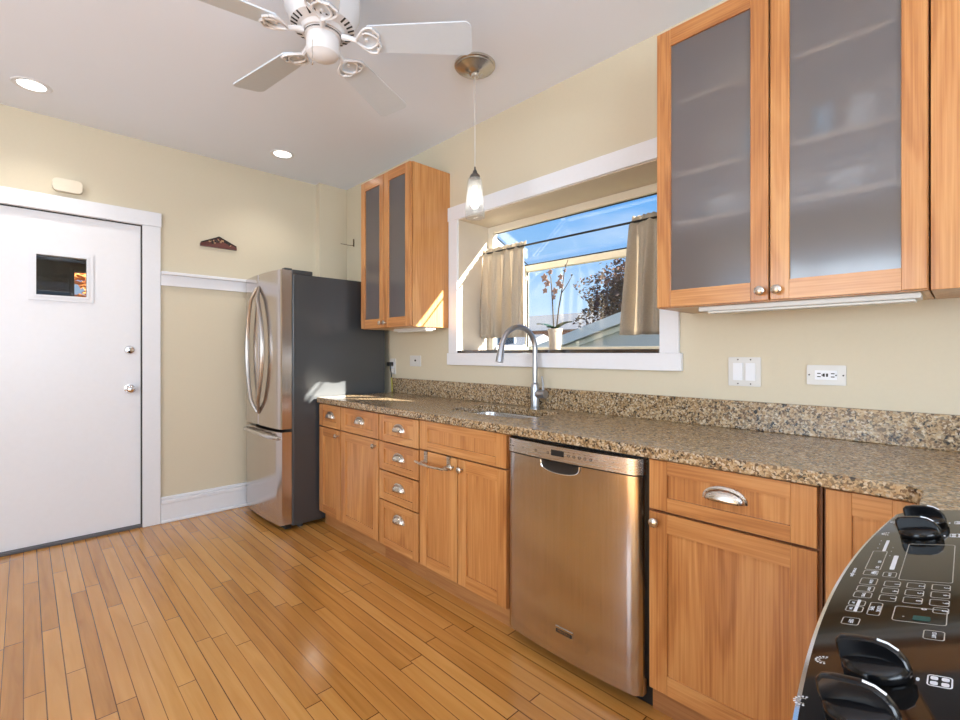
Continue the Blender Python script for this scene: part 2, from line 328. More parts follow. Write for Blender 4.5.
class MB:
    def __init__(s): s.bm = bmesh.new(); s.sm = set()

    def _mark(s, n0, mi, smooth):
        s.bm.faces.ensure_lookup_table()
        for f in s.bm.faces[n0:]:
            f.material_index = mi; f.smooth = smooth
        return s

    def box(s, x0, x1, y0, y1, z0, z1, mi=0, bev=0.0, seg=2):
        t = bmesh.new(); bmesh.ops.create_cube(t, size=1)
        for v in t.verts:
            v.co = Vector((x0 + (v.co.x + .5) * (x1 - x0), y0 + (v.co.y + .5) * (y1 - y0), z0 + (v.co.z + .5) * (z1 - z0)))
        if bev: bmesh.ops.bevel(t, geom=list(t.edges), offset=bev, segments=seg, affect='EDGES', profile=0.5)
        return s.merge(t, mi, False)

    def merge(s, t, mi=0, smooth=False, mat=None):
        if mat is not None: bmesh.ops.transform(t, matrix=mat, verts=list(t.verts))
        mp_ = {v: s.bm.verts.new(v.co) for v in t.verts}
        for f in t.faces:
            try: nf = s.bm.faces.new([mp_[v] for v in f.verts])
            except ValueError: continue
            nf.material_index = mi; nf.smooth = smooth or f.smooth
        t.free(); return s

    def loft(s, rings, mi=0, smooth=True, cap=True, closed=True):
        vs = [[s.bm.verts.new(p) for p in r] for r in rings]
        n = len(vs[0])
        for a, b in zip(vs, vs[1:]):
            for i in range(n if closed else n - 1):
                f = s.bm.faces.new((a[i], a[(i + 1) % n], b[(i + 1) % n], b[i])); f.material_index = mi; f.smooth = smooth
        if cap and closed:
            for r in (vs[0][::-1], vs[-1]):
                f = s.bm.faces.new(r); f.material_index = mi
        return s

    def tube(s, pts, r, seg=10, mi=0, smooth=True, cap=True):
        pts = [Vector(p) for p in pts]; rs = r if isinstance(r, (list, tuple)) else [r] * len(pts)
        rings = []; up = None
        for i, p in enumerate(pts):
            d = (pts[min(i + 1, len(pts) - 1)] - pts[max(i - 1, 0)]).normalized()
            if up is None:
                up = d.cross(Vector((0, 0, 1)));
                if up.length < .05: up = d.cross(Vector((1, 0, 0)))
                up.normalize()
            up = (up - d * up.dot(d)).normalized(); w = d.cross(up)
            rings.append([p + (up * math.cos(2 * PI * k / seg) + w * math.sin(2 * PI * k / seg)) * rs[i] for k in range(seg)])
        return s.loft(rings, mi, smooth, cap)

    def lathe(s, c, prof, axis=(0, 0, 1), seg=24, mi=0, smooth=True, cap=False, start=0):
        """prof: list of (radius, along)"""
        c = Vector(c); ax = Vector(axis).normalized(); u = ax.orthogonal().normalized(); w = ax.cross(u)
        rings = [[c + ax * h + (u * math.cos(2 * PI * k / seg + start) + w * math.sin(2 * PI * k / seg + start)) * max(r, 1e-5) for k in range(seg)] for r, h in prof]
        return s.loft(rings, mi, smooth, cap)

    def prism(s, poly, z0, z1, frame=None, mi=0, holes=(), smooth=False):
        """polygon (with holes) in a frame (o, ex, ey, ez), extruded z0..z1 along ez"""
        o, ex, ey, ez = [Vector(q) for q in (frame or ((0, 0, 0), (1, 0, 0), (0, 1, 0), (0, 0, 1)))]
        P = lambda a, b, h: o + ex * a + ey * b + ez * h
        t = bmesh.new(); loops = [poly] + list(holes); lv = []
        for lp in loops:
            vs = [t.verts.new((a, b, 0)) for a, b in lp]; lv.append(vs)
            for i in range(len(vs)): t.edges.new((vs[i], vs[(i + 1) % len(vs)]))
        bmesh.ops.triangle_fill(t, use_beauty=True, use_dissolve=False, edges=list(t.edges))
        tris = [[(v.co.x, v.co.y) for v in f.verts] for f in t.faces]; t.free()
        cache = {}
        def V(a, b, h):
            k = (round(a, 6), round(b, 6), h)
            if k not in cache: cache[k] = s.bm.verts.new(P(a, b, h))
            return cache[k]
        def F(vs, sm=False):
            try: f = s.bm.faces.new(vs); f.material_index = mi; f.smooth = sm
            except ValueError: pass
        for tri in tris:
            F([V(a, b, z1) for a, b in tri]); F([V(a, b, z0) for a, b in tri][::-1])
        for lp in loops:
            for i in range(len(lp)):
                (a, b), (c, d) = lp[i], lp[(i + 1) % len(lp)]
                F([V(a, b, z0), V(c, d, z0), V(c, d, z1), V(a, b, z1)], smooth)
        return s

    def build(s, name, mats, parent=None, origin=None):
        bm = s.bm
        bmesh.ops.recalc_face_normals(bm, faces=list(bm.faces))
        for e_ in bm.edges:
            if len(e_.link_faces) == 2 and e_.calc_face_angle(0) > .7: e_.smooth = False
        if parent is not None: org = ORG[parent]
        elif origin is not None: org = Vector(origin)
        else:
            xs = [v.co for v in bm.verts]
            org = Vector((sum(c.x for c in xs) / len(xs), sum(c.y for c in xs) / len(xs), min(c.z for c in xs)))
        bmesh.ops.translate(bm, verts=list(bm.verts), vec=-org)
        me = bpy.data.meshes.new(name); bm.to_mesh(me); bm.free()
        for m_ in (mats if isinstance(mats, (list, tuple)) else [mats]): me.materials.append(M[m_] if isinstance(m_, str) else m_)
        o = bpy.data.objects.new(name, me); COL.objects.link(o)
        if parent is not None: o.parent = parent
        else: o.location = org
        ORG[o] = org
        return o


def tag(o, label, cat, group=None):
    o['label'] = label; o['category'] = cat
    if group: o['group'] = group
    return o


def thing(name, loc, label, cat, group=None):
    o = bpy.data.objects.new(name, None); o.empty_display_size = .1; COL.objects.link(o); o.location = loc; ORG[o] = Vector(loc)
    return tag(o, label, cat, group)


def struct(o, label=None):
    o['kind'] = 'structure'
    if label: o['label'] = label
    return o


def text_mesh(s, size, frame, align='CENTER', extrude=0.0003):
    """writing as mesh: frame (origin, x, y, normal)"""
    c = bpy.data.curves.new('t', 'FONT'); c.body = s; c.size = size; c.align_x = align; c.align_y = 'CENTER'; c.extrude = extrude; c.resolution_u = 2
    o = bpy.data.objects.new('t', c); COL.objects.link(o)
    bpy.context.view_layer.update()
    me = bpy.data.meshes.new_from_object(o.evaluated_get(bpy.context.evaluated_depsgraph_get()))
    bpy.data.objects.remove(o); bpy.data.curves.remove(c)
    t = bmesh.new(); t.from_mesh(me); bpy.data.meshes.remove(me)
    og, ex, ey, ez = [Vector(q) for q in frame]
    mt = Matrix((( ex.x, ey.x, ez.x, og.x), (ex.y, ey.y, ez.y, og.y), (ex.z, ey.z, ez.z, og.z), (0, 0, 0, 1)))
    bmesh.ops.transform(t, matrix=mt, verts=list(t.verts))
    return t


def rrect(x0, x1, y0, y1, r, n=4):
    pts = []
    for cx, cy, a in ((x1 - r, y1 - r, 0), (x0 + r, y1 - r, 90), (x0 + r, y0 + r, 180), (x1 - r, y0 + r, 270)):
        for k in range(n + 1):
            t = math.radians(a + 90 * k / n); pts.append((cx + r * math.cos(t), cy + r * math.sin(t)))
    return pts


# ------------------------------------------------------------------ room shell
W, YB, ZC = 2.15, 4.07, 2.74
XL, YF = -2.4, -2.2
struct(MB().box(XL - .1, W + .3, YF - .1, YB + .1, -.08, 0).build('floor', 'floor'), 'honey coloured wooden strip floor')
struct(MB().box(XL - .1, W + .3, YF - .1, YB + .1, ZC, ZC + .08).build('ceiling', 'ceiling'), 'white painted ceiling')
# wall with window (plane x = W, thick masonry)
FX = ((W, 0, 0), (0, 1, 0), (0, 0, 1), (1, 0, 0))
WY0, WY1, WZ0, WZ1 = 1.002, 2.432, 1.232, 2.147
struct(MB().prism([(YF - .1, 0), (YB + .1, 0), (YB + .1, ZC), (YF - .1, ZC)], 0, .28, FX, holes=[[(WY0, WZ0), (WY1, WZ0), (WY1, WZ1), (WY0, WZ1)]]).build('wall_right', 'wall'), 'cream painted wall with the garden window')
# back wall with door opening
FY = ((0, YB, 0), (1, 0, 0), (0, 0, 1), (0, 1, 0))
DX0, DX1, DZ1 = -0.31, 0.603, 2.137
struct(MB().prism([(XL - .1, 0), (DX0, 0), (DX0, DZ1), (DX1, DZ1), (DX1, 0), (W, 0), (W, ZC), (XL - .1, ZC)], 0, .14, FY).build('wall_back', 'wall'), 'cream painted back wall around the white door')
struct(MB().box(1.885, W, 4.0, YB, 0, ZC).build('wall_corner', 'wall'), 'boxed-out wall strip in the far corner')
FXL = ((XL, 0, 0), (0, 1, 0), (0, 0, 1), (-1, 0, 0))
struct(MB().prism([(YF - .1, 0), (YB + .1, 0), (YB + .1, ZC), (YF - .1, ZC)], 0, .14, FXL, holes=[[(.2, .8), (2.1, .8), (2.1, 2.3), (.2, 2.3)]]).build('wall_left', 'wall'))
FYF = ((0, YF, 0), (1, 0, 0), (0, 0, 1), (0, -1, 0))
struct(MB().prism([(XL, 0), (W, 0), (W, ZC), (XL, ZC)], 0, .14, FYF, holes=[[(-1.8, .8), (.6, .8), (.6, 2.3), (-1.8, 2.3)]]).build('wall_front', 'wall'))


def plain_window(name, frame, a0, a1, z0, z1):
    o = struct(bpy.data.objects.new(name, None)); COL.objects.link(o); og, ex, ey, ez = [Vector(q) for q in frame]
    o.location = og + ex * ((a0 + a1) / 2) + ey * z0; ORG[o] = Vector(o.location)
    m_ = (a0 + a1) / 2
    MB().prism([(a0, z0), (a1, z0), (a1, z1), (a0, z1)], .04, .10, frame, holes=[[(a0 + .05, z0 + .05), (m_ - .025, z0 + .05), (m_ - .025, z1 - .05), (a0 + .05, z1 - .05)], [(m_ + .025, z0 + .05), (a1 - .05, z0 + .05), (a1 - .05, z1 - .05), (m_ + .025, z1 - .05)]]).build('window_frame', 'white', o)
    MB().prism([(a0 - .09, z0 - .09), (a1 + .09, z0 - .09), (a1 + .09, z1 + .09), (a0 - .09, z1 + .09)], -.02, 0, frame, holes=[[(a0, z0), (a1, z0), (a1, z1), (a0, z1)]]).build('casing', 'white', o)


plain_window('window_2', FXL, .2, 2.1, .8, 2.3)
plain_window('window_3', FYF, -1.8, .6, .8, 2.3)

# baseboards, chair rail, shoe
def baseboard(name, x0, x1, label=None):
    b = MB()
    b.box(x0, x1, YB - .022, YB, 0, .135, bev=.002); b.box(x0, x1, YB - .030, YB, .135, .165, bev=.006); b.box(x0, x1, YB - .018, YB, .165, .188, bev=.006); b.box(x0, x1, YB - .036, YB, 0, .02, bev=.006)
    return struct(b.build(name, 'white'), label)


baseboard('baseboard_back', .711, 1.884, 'white stepped baseboard beside the door')
b = MB(); b.box(.711, 1.884, YB - .022, YB, 1.722, 1.80, bev=.002); b.box(.711, 1.884, YB - .05, YB, 1.80, 1.822, bev=.004)
struct(b.build('trim_1', 'white'), 'white chair rail board between door and fridge')

# ---- the white door
d1 = struct(bpy.data.objects.new('door_1', None), 'white door with a small square window'); COL.objects.link(d1); d1.location = ((DX0 + DX1) / 2, YB, 0); ORG[d1] = Vector(d1.location)
wx0, wx1, wz0, wz1 = .055, .300, 1.602, 1.856
leaf = MB().prism([(DX0 + .008, .022), (DX1 - .008, .022), (DX1 - .008, DZ1 - .006), (DX0 + .008, DZ1 - .006)], .012, .055, FY, holes=[[(wx0, wz0), (wx1, wz0), (wx1, wz1), (wx0, wz1)]]).build('door_leaf', 'door', d1)
tr = MB().prism([(wx0 - .035, wz0 - .035), (wx1 + .035, wz0 - .035), (wx1 + .035, wz1 + .035), (wx0 - .035, wz1 + .035)], .002, .012, FY, holes=[[(wx0, wz0), (wx1, wz0), (wx1, wz1), (wx0, wz1)]])
tr.prism([(wx0 - .012, wz0 - .012), (wx1 + .012, wz0 - .012), (wx1 + .012, wz1 + .012), (wx0 - .012, wz1 + .012)], -.004, .002, FY, holes=[[(wx0, wz0), (wx1, wz0), (wx1, wz1), (wx0, wz1)]])
tr.build('window_trim', 'white', leaf)
MB().box(wx0, wx1, YB + .03, YB + .034, wz0, wz1).build('glass_pane', 'doorpane', leaf)
kx = .533
MB().lathe((kx, YB + .012, .981), [(.0, -.066), (.016, -.065), (.026, -.056), (.029, -.045), (.026, -.034), (.012, -.026), (.011, -.012), (.031, -.008), (.033, 0)], (0, 1, 0)).build('door_knob', 'chrome', leaf)['label'] = 'round chrome door knob'
db = MB().lathe((kx, YB + .012, 1.253), [(.0, -.022), (.012, -.022), (.024, -.02), (.030, -.012), (.032, 0)], (0, 1, 0)); db.box(kx - .012, kx + .012, YB - .016, YB - .008, 1.251, 1.256); db.build('deadbolt', 'chrome', leaf)['label'] = 'chrome deadbolt above the knob'
cas = MB(); cas.box(DX1, .709, YB - .024, YB, 0, 2.137, bev=.003); cas.box(-.42, DX0, YB - .024, YB, 0, 2.137, bev=.003)
cas.box(-.425, .714, YB - .028, YB, 2.137, 2.238, bev=.003); cas.build('casing', 'white', d1)
jb = MB(); jb.box(DX1 - .007, DX1, YB, YB + .14, 0, 2.137); jb.box(DX0, DX0 + .007, YB, YB + .14, 0, 2.137); jb.box(DX0, DX1, YB, YB + .14, 2.132, 2.137); jb.box(DX1 - .02, DX1 - .007, YB + .058, YB + .075, 0, 2.13); jb.build('jamb', 'rubber', d1)
MB().box(DX0, DX1, YB - .012, YB + .13, 0.0, .02, bev=.004).build('threshold', 'threshold', d1)

# ---- back porch behind the door's little window
FP = ((0, 5.4, 0), (1, 0, 0), (0, 0, 1), (0, 1, 0))
pw = MB().prism([(-1.2, -.1), (1.5, -.1), (1.5, 2.6), (-1.2, 2.6)], 0, .1, FP, holes=[[(.315, 1.1), (.62, 1.1), (.62, 1.945), (.315, 1.945)], [(-.45, 1.1), (-.015, 1.1), (-.015, 1.97), (-.45, 1.97)]])
pw.box(-1.2, -1.1, 4.21, 5.4, -.1, 2.6); pw.box(1.5, 1.6, 4.21, 5.5, -.1, 2.6); pw.box(-1.2, 1.6, 4.21, 5.5, 2.6, 2.7); pw.box(-1.2, 1.6, 4.21, 5.5, -.1, -.02)
for k in range(9): pw.box(-1.0 + k * .3, -.985 + k * .3, 5.392, 5.4, 1.98, 2.6, 1)
pw.prism([(.285, 1.06), (.65, 1.06), (.65, 1.985), (.285, 1.985)], -.02, 0, FP, 1, holes=[[(.315, 1.1), (.62, 1.1), (.62, 1.945), (.315, 1.945)]])
struct(pw.build('wall_porch', ['porch', 'porchtrim']), 'dark panelled porch behind the door window')


def foliage(rng, n, center, rad, size, squash=None):
    mb = MB()
    for _ in range(n):
        while True:
            p = Vector((rng.uniform(-1, 1), rng.uniform(-1, 1), rng.uniform(-1, 1)))
            if .25 < p.length < 1: break
        lump = 1 + .22 * math.sin(p.x * 7 + 1) * math.sin(p.y * 6) + .18 * math.sin(p.z * 9 + p.x * 5)
        c = Vector(center) + Vector((p.x * rad[0], p.y * rad[1], p.z * rad[2])) * lump
        s_ = size * rng.uniform(.5, 1.3); m3 = Matrix.Rotation(rng.uniform(0, 6.28), 3, 'Z') @ Matrix.Rotation(rng.uniform(-1.3, 1.3), 3, 'X') @ Matrix.Rotation(rng.uniform(0, 6.28), 3, 'Z')
        vs = [mb.bm.verts.new(c + m3 @ Vector(q) * s_) for q in ((-.5, 0, 0), (0, -.32, .08), (.6, 0, 0), (0, .32, .08))]
        mb.bm.faces.new(vs)
    return mb


rng = random.Random(3)
sh = thing('autumn_shrub', (.5, 7.4, -.9), 'orange autumn shrub seen through the little window of the white door', 'shrub')
foliage(rng, 1500, (.5, 7.4, 1.6), (1.6, .6, 1.5), .16).build('foliage', 'orangeleaf', sh)
MB().tube([(.5, 7.4, -.9), (.55, 7.42, .3), (.5, 7.38, 1.4)], [.06, .05, .02]).build('trunk', 'bark', sh)

# ------------------------------------------------------------------ outside the garden window
struct(MB().box(2.45, 60, -30, 60, -1.0, -.9).build('ground', 'lawn'), 'ground outside')
struct(MB().box(-8, 2.4, 5.55, 40, -1.0, -.9).build('ground_back', 'lawn'))
gr = thing('garage', (10.5, 2.5, -.9), 'pale blue-grey gabled garage roof and siding outside the window', 'garage')
gw = MB().prism([(6.2, -.9), (6.2, 1.28), (2.4, 2.42), (-1.4, 1.28), (-1.4, -.9)], 0, 5, ((8, 0, 0), (0, 1, 0), (0, 0, 1), (1, 0, 0)))
for k in range(16): gw.box(7.988, 8.0, -1.39, 6.19, -.8 + k * .13, -.79 + k * .13)
gw.build('wall', 'siding', gr)
sl = (2.42 - 1.28) / 3.8
for sgn in (1, -1):
    y1 = 2.4 + sgn * 4.05; pl = [(2.4, 2.42 + .02), (y1, 2.44 - 4.05 * sl), (y1, 2.54 - 4.05 * sl), (2.4, 2.54)]
    MB().prism(pl, -.25, 5.2, ((8, 0, 0), (0, 1, 0), (0, 0, 1), (1, 0, 0))).build('roof', 'shingle', gr)
    fz = MB().prism([(2.4, 2.36), (y1, 2.36 - 4.05 * sl), (y1, 2.56 - 4.05 * sl), (2.4, 2.56)], -.28, -.25, ((8, 0, 0), (0, 1, 0), (0, 0, 1), (1, 0, 0)))
    fz.prism([(2.4, 2.27), (y1, 2.27 - 4.05 * sl), (y1, 2.36 - 4.05 * sl), (2.4, 2.36)], -.10, -.06, ((8, 0, 0), (0, 1, 0), (0, 0, 1), (1, 0, 0)))
    fz.build('fascia', 'fascia', gr)
tree = thing('tree', (14, 7.0, -.9), 'dark maroon-leaved tree behind the garage roof', 'tree')
tb = MB().tube([(14, 7.2, -.9), (14.05, 7.25, 1), (13.95, 7.3, 2.6), (14, 7.3, 3.6)], [.16, .13, .09, .04])
for k in range(9):
    a = k * 2.4; z0 = 1.6 + k * .2; tb.tube([(14, 7.27, z0), (14 + .5 * math.cos(a), 7.27 + .5 * math.sin(a), z0 + .35), (14 + 1.1 * math.cos(a), 7.27 + 1.1 * math.sin(a), z0 + .85)], [.05, .035, .012], 6)
tb.build('trunk', 'bark', tree)
foliage(random.Random(5), 15000, (14, 7.0, 2.78), (1.4, 1.9, 1.42), .135).build('foliage', 'redleaf', tree)


def house(name, loc, x0, x1, y0, y1, zr, ze, label, wallm, roofm):
    h = thing(name, loc, label, 'house'); zg = -.9
    MB().box(x0, x1, y0, y1, zg, ze).build('wall', wallm, h)
    xm = (x0 + x1) / 2
    MB().prism([(x0 - .4, ze - .05), (x1 + .4, ze - .05), (xm, zr)], y0 - .3, y1 + .3, ((0, 0, 0), (1, 0, 0), (0, 0, 1), (0, 1, 0))).build('roof', roofm, h)
    n = max(2, int((y1 - y0) / 1.6))
    for k in range(n):
        yc = y0 + (k + .5) * (y1 - y0) / n
        w_ = MB().prism([(yc - .5, .55), (yc + .5, .55), (yc + .5, 1.95), (yc - .5, 1.95)], -.06, .0, ((x0, 0, 0), (0, 1, 0), (0, 0, 1), (1, 0, 0)), holes=[[(yc - .42, .63), (yc + .42, .63), (yc + .42, 1.22), (yc - .42, 1.22)], [(yc - .42, 1.28), (yc + .42, 1.28), (yc + .42, 1.87), (yc - .42, 1.87)]]).build('window', 'fascia', h)
        MB().box(x0 - .03, x0 - .01, yc - .45, yc + .45, .6, 1.9).build('pane', 'darkpane', w_)
    return h


house('brick_house', (21, 16.5, -.9), 18, 24, 12.2, 21, 3.35, 2.35, 'red brick house with grey roof far behind the orchid pot', 'brick', 'shingle')
house('outbuilding', (15, 14.0, -.9), 14.2, 16.2, 12.3, 15.6, 2.0, 1.55, 'low pale outbuilding with grey roof seen just right of the left curtain', 'fascia', 'shingle')

# ------------------------------------------------------------------ garden window
w1 = struct(bpy.data.objects.new('window_1', None), 'garden window over the sink with white casing'); COL.objects.link(w1); w1.location = (W, 1.717, WZ0); ORG[w1] = Vector(w1.location)
c = MB()
c.box(W - .022, W, .905, 2.530, WZ1, 2.243, bev=.003)
c.box(W - .020, W, WY1, 2.522, WZ0, WZ1, bev=.003); c.box(W - .020, W, .912, WY0, WZ0, WZ1, bev=.003)
c.build('casing', 'white', w1)
MB().box(W - .026, W, .898, 2.532, 1.150, 1.232, bev=.003).build('apron', 'white', w1)
MB().box(W - .020, 2.86, WY0 + .004, WY1 - .004, 1.2325, 1.2515, bev=.002).build('sill_board', 'darksill', w1)['label'] = 'dark sill board'
rv = MB(); rv.box(W - .004, 2.44, WY1 - .003, WY1 + .02, 1.2515, WZ1); rv.box(W - .004, 2.44, WY0 - .02, WY0 + .003, 1.2515, WZ1); rv.box(W - .004, 2.44, WY0, WY1, WZ1 - .004, WZ1 + .02)
rv.build('reveal', 'reveal', w1)
XO, ZH, ZF = 2.87, 2.10, 1.925      # outer glass plane, head height, front header top
fr = MB()
fr.box(2.43, 2.47, WY0, WY1, 2.095, 2.143, bev=.004)                         # head
fr.box(2.83, 2.875, WY0, WY1, 1.868, 1.915, bev=.004)                        # front header
for ys, yp in (((WY1 - .05, WY1), (WY1 - .014, WY1)), ((WY0, WY0 + .05), (WY0, WY0 + .014))):
    fr.box(2.432, 2.475, ys[0], ys[1], 1.2515, 2.10, bev=.004)
    fr.box(2.845, 2.875, yp[0], yp[1], 1.2515, 1.87, bev=.002)
    fr.box(2.47, 2.85, yp[0], yp[1], 1.2515, 1.29, bev=.003)
    yc = (WY1 - .018, WY1) if ys[0] > 2 else (WY0, WY0 + .018)
    fr.prism([(2.45, 2.10), (2.86, 1.885), (2.86, 1.80), (2.45, 2.02)], yc[0], yc[1], ((0, 0, 0), (1, 0, 0), (0, 0, 1), (0, 1, 0)))
fr.box(2.85, 2.875, WY0 + .05, WY1 - .05, 1.2515, 1.275, bev=.003)
fr.build('garden_frame', 'cream', w1)
dk = MB(); dk.box(2.838, 2.872, WY0, WY1, 1.915, 1.925); 
for y_ in (WY1 - .022, WY0 + .014): dk.box(2.853, 2.862, y_, y_ + .008, 1.275, 1.868)
dk.box(2.452, 2.462, WY0 + .05, WY1 - .05, 2.090, 2.096)
for y_ in (WY1 - .022, WY0 + .020): dk.tube([(2.46, y_, 2.098), (2.86, y_, 1.922)], .004, 6)
dk.build('gasket', 'black', w1)['label'] = 'black glazing gasket'
MB().box(2.858, 2.862, WY0 + .014, WY1 - .014, 1.275, 1.87).build('front_pane', 'pane', w1)
MB().prism([(2.46, 2.104), (2.86, 1.927), (2.86, 1.931), (2.46, 2.108)], WY0 + .018, WY1 - .018, ((0, 0, 0), (1, 0, 0), (0, 0, 1), (0, 1, 0))).build('roof_pane', 'pane', w1)
for y_ in (WY1 - .010, WY0 + .006):
    MB().prism([(2.475, 1.29), (2.845, 1.29), (2.845, 1.81), (2.475, 2.01)], y_, y_ + .004, ((0, 0, 0), (1, 0, 0), (0, 0, 1), (0, 1, 0))).build('side_pane', 'pane', w1)
# curtain rod and curtains (on the rod, inside the reveal)
RX, RZ = 2.385, 1.945
rd = MB().tube([(RX, WY0 + .004, RZ), (RX, WY1 - .004, RZ)], .0065, 8)
tag(rd.build('curtain_rod', 'black'), 'thin dark curtain rod spanning the window opening', 'curtain rod')


def curtain(y0, y1, zb, label, seed, flare=0.0, nf=6):
    rg = random.Random(seed); ph = rg.uniform(0, 6)
    cols = 72; rows = [1.978, 1.962, 1.952, 1.938, 1.925, 1.90, 1.85, 1.75, 1.65, 1.55, 1.45, zb + .035, zb + .03, zb]
    rings = []
    for z in rows:
        r = []; f = (1.978 - z) / (1.978 - zb)
        for k in range(cols):
            u = k / (cols - 1); y = y0 + u * (y1 - y0) + flare * f * u
            am = .006 + .024 * min(1, f * 1.6)
            if abs(z - 1.945) < .012: am = .010
            x = RX + am * (math.sin(u * nf * 2 * PI + ph + .8 * f) + .45 * math.sin(u * nf * 4.7 * PI + ph * 2)) + (.012 if z > 1.93 else .0)
            if z > 1.96: x += .004 * math.sin(u * 90); 
            r.append(Vector((x - .012 * (z <= 1.95), y, z + (.003 * math.sin(u * 60) if z > 1.965 else 0))))
        rings.append(r)
    m_ = MB(); m_.loft(rings, 0, True, cap=False, closed=False)
    o = m_.build('curtain', 'linen')
    md = o.modifiers.new('thick', 'SOLIDIFY'); md.thickness = .0012
    return tag(o, label, 'curtain', 'linen cafe curtains')


curtain(2.035, 2.425, 1.338, 'wide beige linen curtain on the left end of the rod', 2, flare=0.0, nf=4)
curtain(1.006, 1.280, 1.330, 'narrow beige linen curtain on the right end of the rod', 4, flare=.05, nf=2.4)

# orchid on the sill
oc = thing('potted_orchid', (2.6, 1.955, 1.2515), 'orchid in a cream pot standing on the window sill', 'plant')
zb = 1.2515
MB().lathe((2.6, 1.955, zb), [(0, 0), (.036, 0), (.038, .004), (.047, .12), (.0475, .128), (.051, .128), (.052, .145), (.048, .146), (.045, .132), (0, .130)]).build('pot', 'pot', oc)
MB().lathe((2.6, 1.955, zb), [(.046, .132), (.03, .139), (0, .141)], seg=16).build('moss', 'soil', oc)
def leaf_mesh(base, direc, length, width, droop):
    m_ = MB(); d_ = Vector(direc).normalized(); s_ = d_.cross(Vector((0, 0, 1))).normalized(); rings = []
    for k in range(11):
        t = k / 10; w_ = width * math.sin(PI * min(1, .12 + .88 * t)) ** .7 if t < 1 else .001
        p = Vector(base) + d_ * length * t + Vector((0, 0, length * (.55 * t - droop * t * t)))
        rings.append([p - s_ * w_ + Vector((0, 0, .006)), p - Vector((0, 0, .002)), p + s_ * w_ + Vector((0, 0, .006)), p + Vector((0, 0, .002))])
    return m_.loft(rings)
for dr, ln in (((.15, 1, 0), .185), ((-.25, -1, 0), .175), ((.8, .5, 0), .09), ((-.8, .25, 0), .07)):
    leaf_mesh((2.6, 1.955, zb + .138), dr, ln, .027, .30).build('leaf', 'leaf', oc)
st1 = [(2.6, 1.965, zb + .13), (2.6, 1.975, zb + .30), (2.6, 1.985, zb + .44), (2.6, 1.99, zb + .49), (2.6, 2.005, zb + .53), (2.6, 2.03, zb + .54)]
st2 = [(2.6, 1.945, zb + .13), (2.6, 1.925, zb + .28), (2.6, 1.895, zb + .42), (2.6, 1.88, zb + .52), (2.6, 1.85, zb + .60)]
MB().tube(st1, [.005, .0045, .004, .003, .003, .002], 6).build('flower_stem', 'stem', oc)
s2 = MB().tube(st2, [.005, .0045, .004, .003, .002], 6); s2.tube([(2.6, 1.905, zb + .38), (2.6, 1.86, zb + .43), (2.6, 1.81, zb + .50)], [.003, .0025, .0015], 6); s2.build('flower_stem', 'stem', oc)
def orchid_flower(c, r, seed):
    rg = random.Random(seed); m_ = MB(); c = Vector(c)
    for k in range(5):
        a = k * 2 * PI / 5 + rg.uniform(0, .5); d_ = Vector((-.25, math.cos(a), math.sin(a))).normalized(); s_ = d_.cross(Vector((1, 0, 0))).normalized()
        q = [c, c + d_ * r * .5 + s_ * r * .36, c + d_ * r, c + d_ * r * .5 - s_ * r * .36]; off = Vector((.0025, 0, 0))
        m_.loft([[p - off for p in q], [p + off for p in q]])
    m_.lathe(c - Vector((.006, 0, 0)), [(0, -.006), (r * .2, 0), (0, .006)], (1, 0, 0), 8)
    return m_
for k, (y_, z_, r) in enumerate(((2.035, .50, .042), (2.01, .46, .038), (2.03, .41, .03), (1.985, .535, .028), (1.945, .40, .036), (1.915, .45, .034), (1.90, .49, .03), (1.895, .43, .03), (1.865, .53, .018), (1.955, .36, .024))):
    orchid_flower((2.59, y_, zb + z_), r * .8, k).build('flower', 'flower', oc)
for y_, z_, r in ((1.868, .565, .009), (1.82, .495, .007)):
    MB().lathe((2.6, y_, zb + z_), [(0, -r), (r * .8, -r * .4), (r * .8, r * .4), (0, r)], seg=8).build('bud', 'stem', oc)

# ------------------------------------------------------------------ countertop, backsplash, sink, faucet
ZT, FC = 0.918, 1.504      # counter top height, front edge
SX0, SX1, SY0, SY1 = 1.70, 2.035, 1.475, 2.027
hole = rrect(SX0, SX1, SY0, SY1, .07, 5)
ct = MB().prism([(FC, 3.235), (W - .0, 3.235), (W, -.56), (1.168, -.56), (1.168, .072), (FC - .03, .072), (FC, .10)], .880, ZT, holes=[hole])
ct = ct.build('countertop', 'granite')
md = ct.modifiers.new('edge', 'BEVEL'); md.width = .004; md.segments = 2; md.limit_method = 'ANGLE'
tag(ct, 'speckled brown granite countertop with a sink cut-out', 'countertop')
bs = MB().box(W - .022, W, -.56, 3.235, ZT, 1.034, bev=.003)
tag(bs.build('backsplash', 'granite'), 'low speckled granite upstand along the wall behind the countertop', 'backsplash')
# sink bowl
sk = thing('sink', (1.88, 1.795, .70), 'undermount stainless steel sink set into the granite', 'sink')
rings = []
for z, g, r in ((.8795, .018, .085), (.8795, -.002, .07), (.87, -.004, .07), (.74, -.012, .07), (.715, -.03, .06), (.708, -.06, .05)):
    rings.append([Vector((a, b_, z)) for a, b_ in rrect(SX0 - g, SX1 + g, SY0 - g, SY1 + g, r, 5)])
sb = MB(); sb.loft(rings, 0, True, cap=False)
f = sb.bm.faces.new([sb.bm.verts.new(p) for p in rings[-1]]); f.smooth = False
so = sb.build('bowl', 'sinksteel', sk)
md = so.modifiers.new('thick', 'SOLIDIFY'); md.thickness = .0015
MB().lathe((1.93, 1.795, .709), [(.055, 0), (.05, .003), (.035, .002), (.03, -.004), (0, -.004)]).build('drain', 'chrome', sk)
